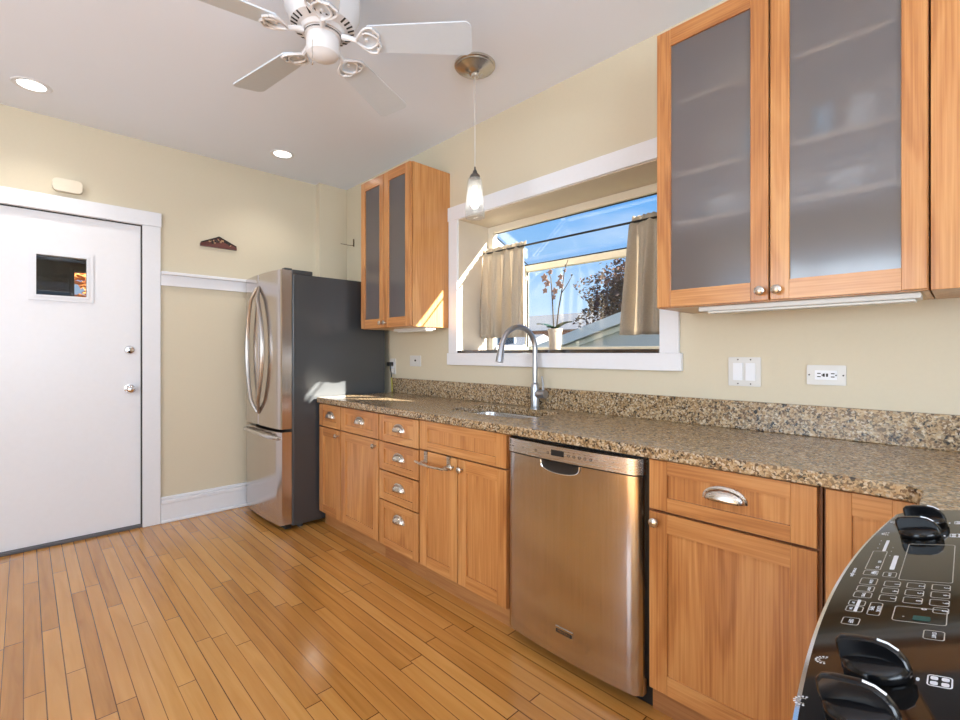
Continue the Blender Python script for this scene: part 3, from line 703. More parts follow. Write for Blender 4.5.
# faucet
FXc, FYc = 2.075, 1.70
fa = thing('faucet', (FXc, FYc, ZT), 'stainless gooseneck pull-down faucet behind the sink', 'faucet')
fb = MB(); fb.lathe((FXc, FYc, ZT), [(0, 0), (.027, 0), (.027, .006), (.0235, .008), (.0235, .135), (.021, .142), (.016, .148)])
pts = [(FXc, FYc, ZT + .14), (FXc, FYc, 1.22)]
for k in range(13):
    a = PI * k / 12 * .93
    pts.append((FXc - .115 + .115 * math.cos(a), FYc + .02 * (1 - math.cos(a)), 1.258 + .118 * math.sin(a)))
lx, ly, lz = pts[-1]
fb.tube(pts, .0145, 14); fb.build('spout', 'faucet', fa)
MB().tube([(lx, ly, lz), (lx - .010, ly, lz - .035), (lx - .022, ly + .002, lz - .10)], [.0155, .018, .0215], 14).build('spray_head', 'faucet', fa)
hb = MB().tube([(FXc, FYc - .018, ZT + .085), (FXc, FYc - .075, ZT + .085)], .023, 14); hb.build('valve_body', 'faucet', fa)
MB().tube([(FXc, FYc - .058, ZT + .10), (FXc + .004, FYc - .055, ZT + .14), (FXc + .006, FYc - .045, ZT + .185)], [.007, .0055, .0055], 8).build('lever', 'faucet', fa)

# ------------------------------------------------------------------ cabinet builders
XF = 1.524        # face of doors and drawers
XC = 1.546        # face of the face frame
def front(mb, x, y0, y1, z0, z1, st=.058, rl=.058, th=.02, glass=False):
    """shaker front: stiles mi0 (vertical grain), rails mi1, panel mi0; facing -x at plane x"""
    e = .0015
    mb.box(x, x + th, y0, y0 + st, z0, z1, 0, e, 1); mb.box(x, x + th, y1 - st, y1, z0, z1, 0, e, 1)
    mb.box(x + .0006, x + th, y0 + st, y1 - st, z0, z0 + rl, 1); mb.box(x + .0006, x + th, y0 + st, y1 - st, z1 - rl, z1, 1)
    if not glass: mb.box(x + .009, x + th - .002, y0 + st, y1 - st, z0 + rl, z1 - rl, 0)
    return mb


def knob(parent, x, y, z, label=None):
    o = MB().lathe((x, y, z), [(.006, 0), (.0055, -.012), (.012, -.016), (.0155, -.020), (.0155, -.025), (.010, -.029), (0, -.030)], (1, 0, 0), 16).build('knob', 'nickel', parent)
    return o


def cup_pull(parent, x, y, z, w=.10, h=.036, d=.026):
    """bin pull: quarter dome open at the bottom"""
    m_ = MB(); rings = []
    for i in range(9):
        ph = PI / 2 * i / 8          # 0 at rim low, up to back top
        r = []
        for k in range(17):
            a = PI * k / 16
            yy = math.cos(a) * w / 2; s_ = math.sin(a)
            r.append(Vector((x - d * s_ ** .7 * math.cos(ph) , y + yy, z - h * .35 + h * s_ ** .8 * math.sin(ph) )))
        rings.append(r)
    m_.loft(rings, 0, True, cap=False, closed=False)
    m_.tube([(x - .002, y + math.cos(PI * k / 16) * w / 2 * 1.04, z - h * .35 + h * 1.08 * math.sin(PI * k / 16) ** .8) for k in range(17)], .0035, 6)
    o = m_.build('cup_pull', 'nickel', parent)
    md = o.modifiers.new('thick', 'SOLIDIFY'); md.thickness = .0016; md.offset = 1
    return o


def carcass(y0, y1, z0, z1, x0, x1, stiles, rails, top=False):
    """hollow box with a face frame at x0; stiles/rails: lists of (a,b)"""
    m_ = MB(); t = .016
    m_.box(x0 + .018, x1, y0, y0 + t, z0, z1, 0); m_.box(x0 + .018, x1, y1 - t, y1, z0, z1, 0)
    m_.box(x0 + .018, x1 - .006, y0 + t, y1 - t, z0, z0 + t, 1); m_.box(x1 - .006, x1, y0 + t, y1 - t, z0, z1, 1)
    if top: m_.box(x0 + .018, x1 - .006, y0 + t, y1 - t, z1 - t, z1, 1)
    for a, b_ in stiles: m_.box(x0, x0 + .018, a, b_, z0, z1, 2)
    for a, b_ in rails: m_.box(x0 + .0005, x0 + .017, y0 + .001, y1 - .001, a, b_, 2)
    return m_


ZB0, ZB1 = .098, .878
def base_unit(y0, y1, label, group='base cabinets under the granite', kick=True, mids=(), name='base_cabinet'):
    t = thing(name, (1.84, (y0 + y1) / 2, 0), label, 'cabinet', group)
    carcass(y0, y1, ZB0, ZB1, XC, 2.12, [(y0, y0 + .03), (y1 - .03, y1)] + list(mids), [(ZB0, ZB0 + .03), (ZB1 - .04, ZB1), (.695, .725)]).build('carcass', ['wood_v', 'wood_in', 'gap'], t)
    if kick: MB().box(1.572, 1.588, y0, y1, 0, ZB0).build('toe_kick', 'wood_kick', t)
    return t


WMAT = ['wood_v', 'wood_h']
# narrow unit by the fridge
a1 = base_unit(2.920, 3.240, 'narrow base cabinet beside the fridge, one drawer over one door')
dr = front(MB(), XF, 2.926, 3.236, .716, .870, .055, .042).build('drawer', WMAT, a1); cup_pull(dr, XF + .009, 3.08, .795)
dd = front(MB(), XF, 2.926, 3.236, .104, .708).build('door', WMAT, a1); knob(dd, XF, 2.955, .672)
a2 = base_unit(2.449, 2.920, 'second base cabinet from the fridge, one drawer over one wide door')
dr = front(MB(), XF, 2.456, 2.914, .716, .870, .058, .042).build('drawer', WMAT, a2); cup_pull(dr, XF + .009, 2.685, .797)
dd = front(MB(), XF, 2.456, 2.914, .104, .708).build('door', WMAT, a2); knob(dd, XF, 2.486, .672)
a3 = base_unit(2.048, 2.449, 'base cabinet with a stack of four drawers')
for z0, z1 in ((.716, .870), (.546, .708), (.372, .538), (.104, .364)):
    dr = front(MB(), XF, 2.056, 2.443, z0, z1, .052, .040).build('drawer', WMAT, a3); cup_pull(dr, XF + .009, 2.25, (z0 + z1) / 2 + (.004 if z0 > .2 else .045))
a4 = base_unit(1.404, 2.048, 'sink base cabinet with a false drawer panel over two doors and a towel bar')
front(MB(), XF, 1.412, 2.041, .722, .874, .065, .042).build('false_drawer_panel', WMAT, a4)
dl = front(MB(), XF, 1.739, 2.041, .104, .714).build('door', WMAT, a4); knob(dl, XF, 1.768, .668)
dr_ = front(MB(), XF, 1.412, 1.732, .104, .714).build('door', WMAT, a4); knob(dr_, XF, 1.703, .668)
tbm = MB()
for y_ in (1.985, 1.80): tbm.box(XF - .004, XF + .014, y_ - .012, y_ + .012, .70, .7155); tbm.box(XF - .006, XF - .0005, y_ - .012, y_ + .012, .655, .7155); tbm.tube([(XF - .004, y_, .664), (XF - .030, y_, .664), (XF - .045, y_, .660)], .006, 8)
tbm.tube([(XF - .040, 2.03, .662), (XF - .048, 1.99, .660), (XF - .055, 1.89, .658), (XF - .048, 1.80, .660), (XF - .040, 1.765, .662)], .0065, 8)
tag(tbm.build('towel_bar', 'nickel'), 'curved nickel towel bar hooked over the left sink cabinet door', 'towel bar')
a5 = base_unit(.273, .762, 'base cabinet right of the dishwasher, large pull drawer over one door')
dr = front(MB(), XF, .281, .752, .708, .874, .062, .045).build('drawer', WMAT, a5); cup_pull(dr, XF + .009, .515, .795, .115, .036)
dd = front(MB(), XF, .281, .752, .102, .699, .062, .062).build('door', WMAT, a5); knob(dd, XF, .728, .668)
# corner unit whose left door is partly hidden by the range
a6 = thing('base_cabinet', (1.84, -.15, 0), 'corner base cabinet beside the range with a full-height door', 'cabinet', 'base cabinets under the granite')
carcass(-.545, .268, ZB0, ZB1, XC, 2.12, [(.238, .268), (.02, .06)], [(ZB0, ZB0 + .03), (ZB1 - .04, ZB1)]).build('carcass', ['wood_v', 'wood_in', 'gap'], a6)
front(MB(), XF, .075, .262, .104, .874, .055, .058).build('door', WMAT, a6)
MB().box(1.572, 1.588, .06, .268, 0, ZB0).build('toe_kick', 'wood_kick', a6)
rb = MB(); rb.box(1.185, XC + .018, -.53, .062, ZB0, ZB1, bev=.001); rb.build('return_panel', 'wood_v', a6)

# ------------------------------------------------------------------ dishwasher
dw = thing('dishwasher', (1.82, 1.083, 0), 'stainless steel dishwasher between the sink cabinet and the right base cabinet', 'dishwasher')
DY0, DY1 = .776, 1.396
def bowed(y0, y1, z0, z1, xe, bow, back, n=24, rnd=.018):
    poly = []
    for k in range(n + 1):
        u = -1 + 2 * k / n; y = (y0 + y1) / 2 + u * (y1 - y0) / 2
        edge = (1 - abs(u)) * (y1 - y0) / 2
        x = xe - bow * (1 - u * u) + (rnd - math.sqrt(max(0, rnd ** 2 - (rnd - edge) ** 2)) if edge < rnd else 0)
        poly.append((x, y))
    poly += [(back, y1), (back, y0)]
    return poly
pn = MB().prism(bowed(DY0, DY1, 0, 0, 1.512, .018, 1.555), .052, .806, smooth=False)
for f in pn.bm.faces: f.smooth = abs(f.normal.z) < .5
pno = pn.build('door_panel', 'steel_v', dw)
cp = MB().prism(bowed(DY0 - .002, DY1 + .002, 0, 0, 1.508, .020, 1.555), .812, .868)
for f in cp.bm.faces: f.smooth = abs(f.normal.z) < .5
def on_bow(y, xe=1.508, bow=.020): 
    u = (y - (DY0 + DY1) / 2) / ((DY1 - DY0) / 2); return xe - bow * (1 - u * u)
FRM = lambda y, z, e=.0004: ((on_bow(y) - e, y, z), (0, -1, 0), (0, 0, 1), (-1, 0, 0))
pr = MB()
pr.box(on_bow(1.108) - .0012, on_bow(1.108) + .003, 1.078, 1.138, .832, .854, 0)
for k in range(5): pr.merge(text_mesh('O', .015, FRM(1.056 - k * .024, .840)), 0); pr.merge(text_mesh('-', .014, FRM(1.056 - k * .024, .855)), 0)
for y_ in (1.218, 1.155): pr.merge(text_mesh('O', .015, FRM(y_, .838)), 0)
for k in range(4): pr.merge(text_mesh('-', .012, FRM(1.205 - k * .014, .850)), 0)
pr.merge(text_mesh('ooo', .008, FRM(1.35, .838)), 0)
cp.merge(pr.bm, 1); cpo = cp.build('control_panel', ['steel_h', 'black'], dw)
hd = MB()   # pocket handle: dark scoop with a bright lip
rings = []
for i in range(7):
    t = i / 6; r = []
    for k in range(21):
        a = PI * k / 20; r.append(Vector((on_bow(1.10, 1.512, .018) - .0025 + .0012 * math.sin(PI * t), 1.10 + .088 * math.cos(a) * (1 - .12 * t), .806 - (.040 * math.sin(a) ** .55) * (1 - t) * .98)))
    rings.append(r)
hd.loft(rings, 0, True, cap=False, closed=False)
hd.tube([(on_bow(1.10, 1.512, .018) - .003, 1.10 + .091 * math.cos(PI * k / 20), .806 - .043 * math.sin(PI * k / 20) ** .55) for k in range(21)], .003, 8, 1)
hd.build('pocket_handle', ['black', 'chrome'], pno)
bg_ = MB(); bx = on_bow(1.10, 1.512, .018); bg_.box(bx - .003, bx + .002, 1.040, 1.120, .145, .171, 1, .001); bg_.box(bx - .0036, bx - .003, 1.043, 1.117, .148, .163, 0)
bg_.merge(text_mesh('MAYTAG', .014, ((bx - .0037, 1.080, .1555), (0, -1, 0), (0, 0, 1), (-1, 0, 0))), 1)
bg_.build('badge', ['black', 'chrome'], pno)
db_ = MB(); db_.box(1.556, 2.10, .768, 1.398, .10, .875); db_.box(1.58, 1.60, .766, 1.400, 0.0, .10); db_.box(1.60, 2.05, .80, 1.37, .012, .10)
db_.build('tub', 'black', dw)

# ------------------------------------------------------------------ refrigerator
RY0, RY1 = 3.262, 3.975
rf = thing('refrigerator', (1.72, (RY0 + RY1) / 2, 0), 'stainless french-door refrigerator with dark grey sides in the far corner', 'refrigerator')
cs = MB().box(1.342, 2.09, RY0, RY1, .03, 1.785, bev=.006)
for y_ in (RY0 + .06, RY1 - .06): cs.lathe((1.42, y_, 0), [(.02, 0), (.02, .03)], cap=True); cs.lathe((2.0, y_, 0), [(.02, 0), (.02, .03)], cap=True)
cs.build('case', 'fridgeside', rf)
mid = 3.625
def rfdoor(y0, y1, z0, z1, name):
    poly = []; n = 20
    for k in range(n + 1):
        y = y0 + (y1 - y0) * k / n; u = (y - (RY0 + RY1) / 2) / ((RY1 - RY0) / 2); x = 1.262 - .026 * (1 - u * u)
        for e_ in (y - y0, y1 - y):
            if e_ < .008: x += .008 - e_
        poly.append((x, y))
    poly += [(1.336, y1), (1.336, y0)]
    m_ = MB().prism(poly, z0, z1)
    for f in m_.bm.faces:
        f.smooth = abs(f.normal.z) < .5
        c_ = f.calc_center_median()
        if c_.x > 1.285 and abs(f.normal.z) < .5: f.material_index = 0
    return m_.build(name, 'steel_v', rf)
dL = rfdoor(mid + .003, RY1, .708, 1.806, 'door'); dR = rfdoor(RY0, mid - .003, .708, 1.806, 'door')
fz_ = rfdoor(RY0, RY1, .048, .686, 'freezer_drawer')
for par, sg in ((dL, 1), (dR, -1)):
    pts = []
    for k in range(21):
        t = -1 + 2 * k / 20; w_ = 1 - t * t
        pts.append((1.238 - .030 * min(1, w_ * 3.0), mid + sg * (.022 + .135 * w_), 1.255 + t * .46))
    m_ = MB().tube(pts, [.011 + .006 * (1 - (-1 + 2 * k / 20) ** 2) for k in range(21)], 10)
    for e_ in (0, -1): m_.tube([pts[e_], (1.246, pts[e_][1], pts[e_][2])], .012, 10)
    m_.build('handle', 'handle', par)
hp = []
for k in range(21):
    t = -1 + 2 * k / 20; w_ = 1 - t ** 4
    hp.append((1.256 - .024 * (1 - t * t) - .034 * w_, (RY0 + RY1) / 2 + t * .325, .643 + .018 * (1 - t * t)))
m_ = MB().tube(hp, .014, 10)
for e_ in (0, -1): m_.tube([hp[e_], (1.268, hp[e_][1], hp[e_][2])], .013, 10)
m_.build('handle', 'steel_h', fz_)
hg = MB(); hg.box(1.34, 1.49, RY0 + .005, RY0 + .07, 1.785, 1.815, bev=.006); hg.box(1.29, 1.345, RY0 + .012, RY0 + .06, 1.806, 1.822, bev=.004); hg.build('hinge_cover', 'fridgeside', rf)
MB().box(1.337, 1.3425, RY0 + .01, RY1 - .01, .06, 1.78).build('gasket', 'rubber', rf)
MB().box(1.30, 1.342, RY0 + .02, RY1 - .02, .012, .045).build('base_grille', 'black', rf)

# ------------------------------------------------------------------ upper cabinets
UX = 1.808      # door face
def upper(y0, y1, z0, z1, label, doors, shelves, x1=W - .001):
    t = thing('upper_cabinet', ((UX + W) / 2, (y0 + y1) / 2, z0), label, 'cabinet', 'glass-fronted upper cabinets')
    xc = UX + .022
    carcass(y0, y1, z0, z1, xc, x1, [(y0, y0 + .022), (y1 - .022, y1)], [(z0, z0 + .03), (z1 - .03, z1)], top=True).build('carcass', ['wood_v', 'wood_in', 'wood_v'], t)
    for a, b_, ks in doors:
        d_ = front(MB(), UX, a, b_, z0 + .003, z1 - .003, .055, .064, .02, glass=True).build('door', WMAT, t)
        MB().box(UX + .008, UX + .012, a + .053, b_ - .053, z0 + .062, z1 - .062).build('glass_pane', 'frosted', d_)
        knob(d_, UX, ks, z0 + .034)
    for z in shelves: MB().box(xc + .03, x1 - .008, y0 + .017, y1 - .017, z - .009, z + .009).build('shelf', 'wood_in', t)
    return t
upper(.077, .862, 1.409, 2.495, 'large frosted-glass upper cabinet to the right of the window', [(.470, .860, .492), (.079, .464, .442)], (1.742, 1.934, 2.222))
upper(2.527, 3.150, 1.409, 2.490, 'smaller frosted-glass upper cabinet beside the fridge, left of the window', [(2.842, 3.148, 2.866), (2.529, 2.836, 2.810)], (1.742, 1.934, 2.222))
cc = thing('corner_upper_cabinet', (1.98, -.25, 1.409), 'plain wooden corner cabinet to the right of the large glass cabinet', 'cabinet')
MB().box(1.822, W - .001, -.545, .073, 1.409, 2.495, bev=.001).build('carcass', 'wood_v', cc)
# dishes behind the frosted glass
def mug(x, y, z, r, h, mat, label, g='dishes behind the frosted glass', kind='mug'):
    t = thing(kind, (x, y, z), label, kind, g)
    MB().lathe((x, y, z), [(0, 0), (r * .9, 0), (r, .006), (r, h), (r - .004, h), (r - .005, .008), (0, .008)]).build('body', mat, t)
    if kind == 'mug': MB().tube([(x - r * .4, y - r * .9, z + h * .8), (x - r * .6, y - r * 1.7, z + h * .72), (x - r * .6, y - r * 1.7, z + h * .35), (x - r * .4, y - r * .9, z + h * .22)], .005, 8).build('handle', mat, t)
    return t
mug(1.95, .235, 1.943, .046, .105, 'mugwhite', 'white mug behind the right frosted door, second shelf from the top')
mug(1.95, .345, 1.943, .033, .12, 'mugblue', 'blue glass tumbler left of the white mug behind the right frosted door', kind='glass')
mug(1.97, .56, 1.943, .034, .15, 'mugblue', 'tall blue glass behind the left frosted door of the large cabinet', kind='glass')
def bowls(x, y, z, n, r, mat, label, kind='bowl', g='bowls behind the frosted glass', nest=.018):
    for k in range(n):
        tag(MB().lathe((x, y, z + k * nest), [(0, 0), (r * .45, 0), (r * .5, .006), (r * .95, .05), (r, .055), (r * .96, .055), (r * .45, .012), (0, .010)], seg=20).build(kind, mat), label, 'bowl', g)
bowls(1.97, .66, 1.7515, 2, .075, 'mugwhite', 'white bowl in the nested pair behind the left frosted door')
bowls(1.97, .27, 1.7515, 2, .075, 'mugwhite', 'white bowl in the nested pair under the white mug')
def plates(x, y, z, n, r, mat, label, g):
    for k in range(n):
        tag(MB().lathe((x, y, z + k * .014), [(0, 0), (r * .6, 0), (r * .65, .003), (r, .016), (r, .019), (r * .62, .007), (0, .006)], seg=24).build('plate', mat), label, 'plate', g)
plates(1.985, .62, 1.4255, 5, .12, 'mugwhite', 'white plate in the stack at the bottom of the large glass cabinet', 'plates in the large glass cabinet')
mug(1.97, .18, 1.4255, .042, .10, 'mugwhite', 'white mug at the bottom right corner of the large glass cabinet')
mug(1.97, 2.70, 1.943, .04, .11, 'mugblue', 'blue glass tumbler inside the smaller glass cabinet', kind='glass')
bowls(1.98, 3.0, 1.7515, 2, .07, 'mugwhite', 'white bowl in the nested pair inside the smaller glass cabinet', g='bowls in the smaller glass cabinet')
# under-cabinet lights
def uclight(y0, y1, x, label):
    t = thing('under_cabinet_light', (x + .05, (y0 + y1) / 2, 1.383), label, 'light', 'under-cabinet lights')
    MB().box(x, x + .085, y0, y1, 1.391, 1.4085, bev=.003).build('housing', 'plate', t)
    MB().box(x + .012, x + .07, y0 + .012, y1 - .03, 1.383, 1.391, bev=.003).build('lens', 'lens', t)
uclight(.095, .72, 1.86, 'long white light strip under the large glass cabinet')
uclight(2.545, 2.93, 1.95, 'short white light strip under the smaller glass cabinet')

# ------------------------------------------------------------------ range
PK = .25; PO = Vector((0, .06, .95)); PE = Vector((1, 0, 0)); PT = Vector((0, -1, PK)).normalized(); PN = Vector((0, PK, 1)).normalized()
RG0, RG1 = .40, 1.155
rg = thing('kitchen_range', (.80, -.2, 0), 'black glass range with front knobs and keypad at the lower right', 'stove')
bd = MB(); bd.box(RG0 + .004, RG1 - .004, -.55, .045, .09, .915); bd.box(RG0 + .03, RG1 - .03, -.52, .02, 0, .09); bd.build('body', 'black', rg)
FR = (PO, PE, PT, PN)
def edge_t(x): return -.0575 + .22 * (x - .76) ** 2
poly = []
for k in range(33):
    x = RG0 + (RG1 - RG0) * k / 32; t_ = edge_t(x)
    ed = min(x - RG0, RG1 - x)
    if ed < .012: t_ += .012 - math.sqrt(max(0, .012 ** 2 - (.012 - ed) ** 2))
    poly.append((x, t_))
tb_ = .075
gp = MB().prism(poly + [(RG1, tb_), (RG0, tb_)], -.006, 0, FR)
rim = MB()
rim.tube([PO + PE * a + PT * (t_ - .001) - PN * .006 for a, t_ in poly], .0055, 8)
rim.build('front_rim', 'chrome', rg)['label'] = 'bright metal front rim'
# curved skirt below the rim
sk_ = MB(); top_ = [PO + PE * a + PT * (t_ + .004) - PN * .008 for a, t_ in poly]
sk_.loft([[Vector((p.x, p.y, p.z)) for p in top_], [Vector((p.x, min(p.y, .10), .80)) for p in top_]], 0, True, cap=False, closed=False)
so_ = sk_.build('front_skirt', 'black', rg); md = so_.modifiers.new('thick', 'SOLIDIFY'); md.thickness = .004
yt = (PO + PT * tb_).y; zt = (PO + PT * tb_).z
ck = MB().box(RG0, RG1, -.55, yt, zt - .03, zt - .0005, bev=.002)
bn = MB()
for x, y, r in ((.63, -.18, .095), (.98, -.18, .075), (.63, -.41, .075), (.98, -.41, .095)):
    for q in (1, .55): bn.lathe((x, y, zt), [(r * q, -.0002), (r * q, .0003), (r * q + .002, .0003), (r * q + .002, -.0002)], seg=40)
ck.merge(bn.bm, 1); cko = ck.build('cooktop', ['blackgloss', 'burner'], rg)
od = MB().box(RG0 + .01, RG1 - .01, .046, .075, .16, .79, bev=.006); odo = od.build('oven_door', 'blackgloss', rg)
oh = MB().tube([(RG0 + .06, .11, .745), (RG1 - .06, .11, .745)], .011, 10)
for x in (RG0 + .07, RG1 - .07): oh.tube([(x, .073, .745), (x, .11, .745)], .009, 8)
oh.build('handle', 'chrome', odo)
# knobs
def P3(s_, t_, n_): return PO + PE * s_ + PT * t_ + PN * n_
def range_knob(s_, t_):
    m_ = MB()
    m_.lathe(P3(s_, t_, 0), [(.024, .0005), (.025, .003), (.0235, .009), (.020, .012), (.008, .014), (0, .014)], PN, 28)
    # upright grip blade: tall rounded front, sloping to the back
    prof = [(-.0245, .006), (-.0255, .016), (-.0245, .0235), (-.0205, .0275), (-.012, .0285), (.005, .028), (.014, .0255), (.0205, .0205), (.0245, .014), (.0255, .006)]
    cen = (0.0, .016); rings = []
    for h_, sc_ in ((-.0055, .90), (-.0042, .97), (-.002, 1.0), (.002, 1.0), (.0042, .97), (.0055, .90)):
        rings.append([P3(s_ + h_, t_ + cen[0] + (a - cen[0]) * sc_, cen[1] + (b_ - cen[1]) * sc_) for a, b_ in prof])
    m_.loft(rings, 0, True)
    o = m_.build('knob', 'knobblack', rg)
    mk = MB(); mk.tube([P3(s_, t_ + .007, .0277), P3(s_, t_ + .014, .0254), P3(s_, t_ + .020, .0208)], .0012, 6)
    mk.build('pointer_mark', 'printwhite', o)
for s_, t_ in ((.541, .004), (.465, .003), (.990, .009), (1.066, .013)): range_knob(s_, t_)
# printed keypad
pn_ = MB(); pw_ = MB()
def outline(s0, s1, t0, t1, r=.003, w_=.0009, mb=None):
    (mb or pn_).prism(rrect(s0, s1, t0, t1, r, 3), .0001, .0003, FR, holes=[rrect(s0 + w_, s1 - w_, t0 + w_, t1 - w_, max(r - w_, .0006), 3)])
def solid(s0, s1, t0, t1, mb): mb.prism(rrect(s0, s1, t0, t1, .0015, 2), .0001, .0003, FR)
def txt(s_, t_, body, size, mb=None): (mb or pn_).merge(text_mesh(body, size, (P3(s_, t_, .0003), -PE, PT, PN), extrude=.0001))
outline(.783, .942, -.001, .049, .004)
nums = [['7', '4', '1'], ['8', '5', '2'], ['9', '6', '3']]
for r_, s_ in enumerate((.766, .742, .718)):
    for c_, (t0, t1) in enumerate(((-.013, .003), (.0085, .0255), (.031, .0475))):
        outline(s_ - .0095, s_ + .0095, t0, t1); txt(s_, t1 - .0035, '123456789'[r_ * 3 + c_], .0075, pw_)
outline(.688, .704, .0345, .0475); txt(.696, .044, '0', .0075, pw_)
outline(.657, .698, .0035, .0466, .004)
solid(.669, .671, .012, .013, pn_)
outline(.622, .643, .030, .046); txt(.6325, .038, 'START', .0045, pw_)
outline(.632, .651, -.037, -.0213); txt(.6415, -.029, 'OFF', .006, pw_)
outline(.664, .701, -.0186, -.0068); txt(.683, -.0095, 'COOK', .0055, pw_); txt(.683, -.0155, 'TIME', .0055, pw_)
solid(.899, .957, -.0282, -.0245, pw_); solid(.820, .881, -.0128, -.0078, pw_); solid(.668, .7045, -.0307, -.0276, pw_)
for s_ in (.803, .826, .85):
    txt(s_, -.026, 'BAKE' if s_ < .81 else 'OO', .0055, pw_)
for s_, b_ in ((.915, 'A'), (.935, 'B'), (.953, 'C')): txt(s_, -.034, '-', .008, pw_)
for s_ in (.88, .90, .92): txt(s_, -.017, '-', .007, pw_)
outline(.793, .812, -.038, -.0225); outline(.790, .809, -.0175, -.0035); txt(.80, -.0105, 'LO HI', .0045, pw_); txt(.803, -.0285, 'MIN', .0045, pw_)
outline(.757, .781, -.0372, -.0198); txt(.769, -.026, 'CLEAN', .0045, pw_); outline(.733, .752, -.0372, -.0198); txt(.742, -.025, 'DELAY', .004, pw_)
outline(.712, .730, -.0375, -.0198); txt(.721, -.028, 'TIMER', .0045, pw_)
for s_ in (.676, .694): outline(s_ - .008, s_ + .008, -.0385, -.0225); txt(s_, -.034, 'UP' if s_ > .68 else 'DN', .004, pw_)
outline(.815, .90, -.0385, -.0215); 
txt(.800, -.0478, 'ceramic glass', .0065, pw_)
txt(.6955, .0285, 'o', .010, pw_)
for s_, t_ in ((.541, .004), (.465, .003), (.990, .009), (1.066, .013)):
    for k in range(9):
        a = math.radians(170 + k * 25); cx, cy = s_ + .004, t_ - .040
        pw_.prism(rrect(-.0010, .0010, -.0008, .0008, .0004, 2), .0001, .0003, (P3(cx + 0.0065 * math.cos(a), cy + .0065 * math.sin(a), 0), PE * math.cos(a) + PT * math.sin(a), PT * math.cos(a) - PE * math.sin(a), PN))
        pn_.prism(rrect(-.0008, .0008, -.0006, .0006, .0003, 2), .0001, .0003, (P3(cx + 0.004 * math.cos(a), cy + .004 * math.sin(a), 0), PE * math.cos(a) + PT * math.sin(a), PT * math.cos(a) - PE * math.sin(a), PN))
    solid(s_ - .003, s_ + .003, t_ + .0262, t_ + .0285, pw_)
    outline(s_ - .007, s_ + .012, t_ + .033, t_ + .049, .003, .0010, pw_)
    for dx, dt in ((.0068, .0375), (.0068, .0445), (-.0018, .0375), (-.0018, .0445)): solid(s_ + dx - .003, s_ + dx + .003, t_ + dt - .0024, t_ + dt + .0024, pw_)
dg_ = MB().prism(rrect(.664, .676, .020, .034, .002, 2), .0001, .00025, FR)
gp.merge(pn_.bm, 1); gp.merge(pw_.bm, 2); gp.merge(dg_.bm, 3)
panel = gp.build('control_panel', ['blackgloss', 'print', 'printwhite', 'teal'], rg)

# ------------------------------------------------------------------ ceiling fan
HX, HY = .838, 1.748
fan = thing('ceiling_fan', (HX, HY, 2.36), 'white five-blade ceiling fan hanging from the ceiling', 'ceiling fan')
mt = MB(); mt.lathe((HX, HY, 0), [(0, ZC - .001), (.085, ZC - .001), (.10, ZC - .02), (.135, 2.66), (.142, 2.60), (.140, 2.555), (.128, 2.53), (.118, 2.50), (.082, 2.487), (.078, 2.470), (0, 2.47)], seg=40)
sl_ = MB()
for k in range(30):
    a = 2 * PI * k / 30
    if k % 6 == 5: continue
    c_ = Vector((HX, HY, 0)); u = Vector((math.cos(a), math.sin(a), 0)); w_ = Vector((-math.sin(a), math.cos(a), 0))
    n_ = Vector((u.x * .35, u.y * .35, -1)).normalized(); d_ = (u - n_ * u.dot(n_)).normalized()
    p0 = c_ + u * .094 + Vector((0, 0, 2.4905)); p1 = c_ + u * .117 + Vector((0, 0, 2.4995))
    q = [p0 - w_ * .0035, p0 + w_ * .0035, p1 + w_ * .0035, p1 - w_ * .0035]
    sl_.loft([[p - n_ * .003 for p in q], [p + n_ * .0012 for p in q]], 0, False)
mt.merge(sl_.bm, 1); mto = mt.build('motor_housing', ['fanwhite', 'slot'], fan)
hbm = MB(); hbm.lathe((HX, HY, 0), [(.07, 2.47), (.07, 2.462), (.060, 2.458), (.062, 2.44), (.062, 2.405), (.058, 2.392), (.045, 2.384), (.040, 2.380), (.022, 2.374), (0, 2.372)], seg=32)
hbo = hbm.build('switch_housing', 'fanwhite', fan)
MB().lathe((HX, HY, 0), [(.0685, 2.468), (.0705, 2.466), (.0705, 2.463), (.0685, 2.461)], seg=32).build('shadow_ring', 'slot', hbo)
BZ = 2.452
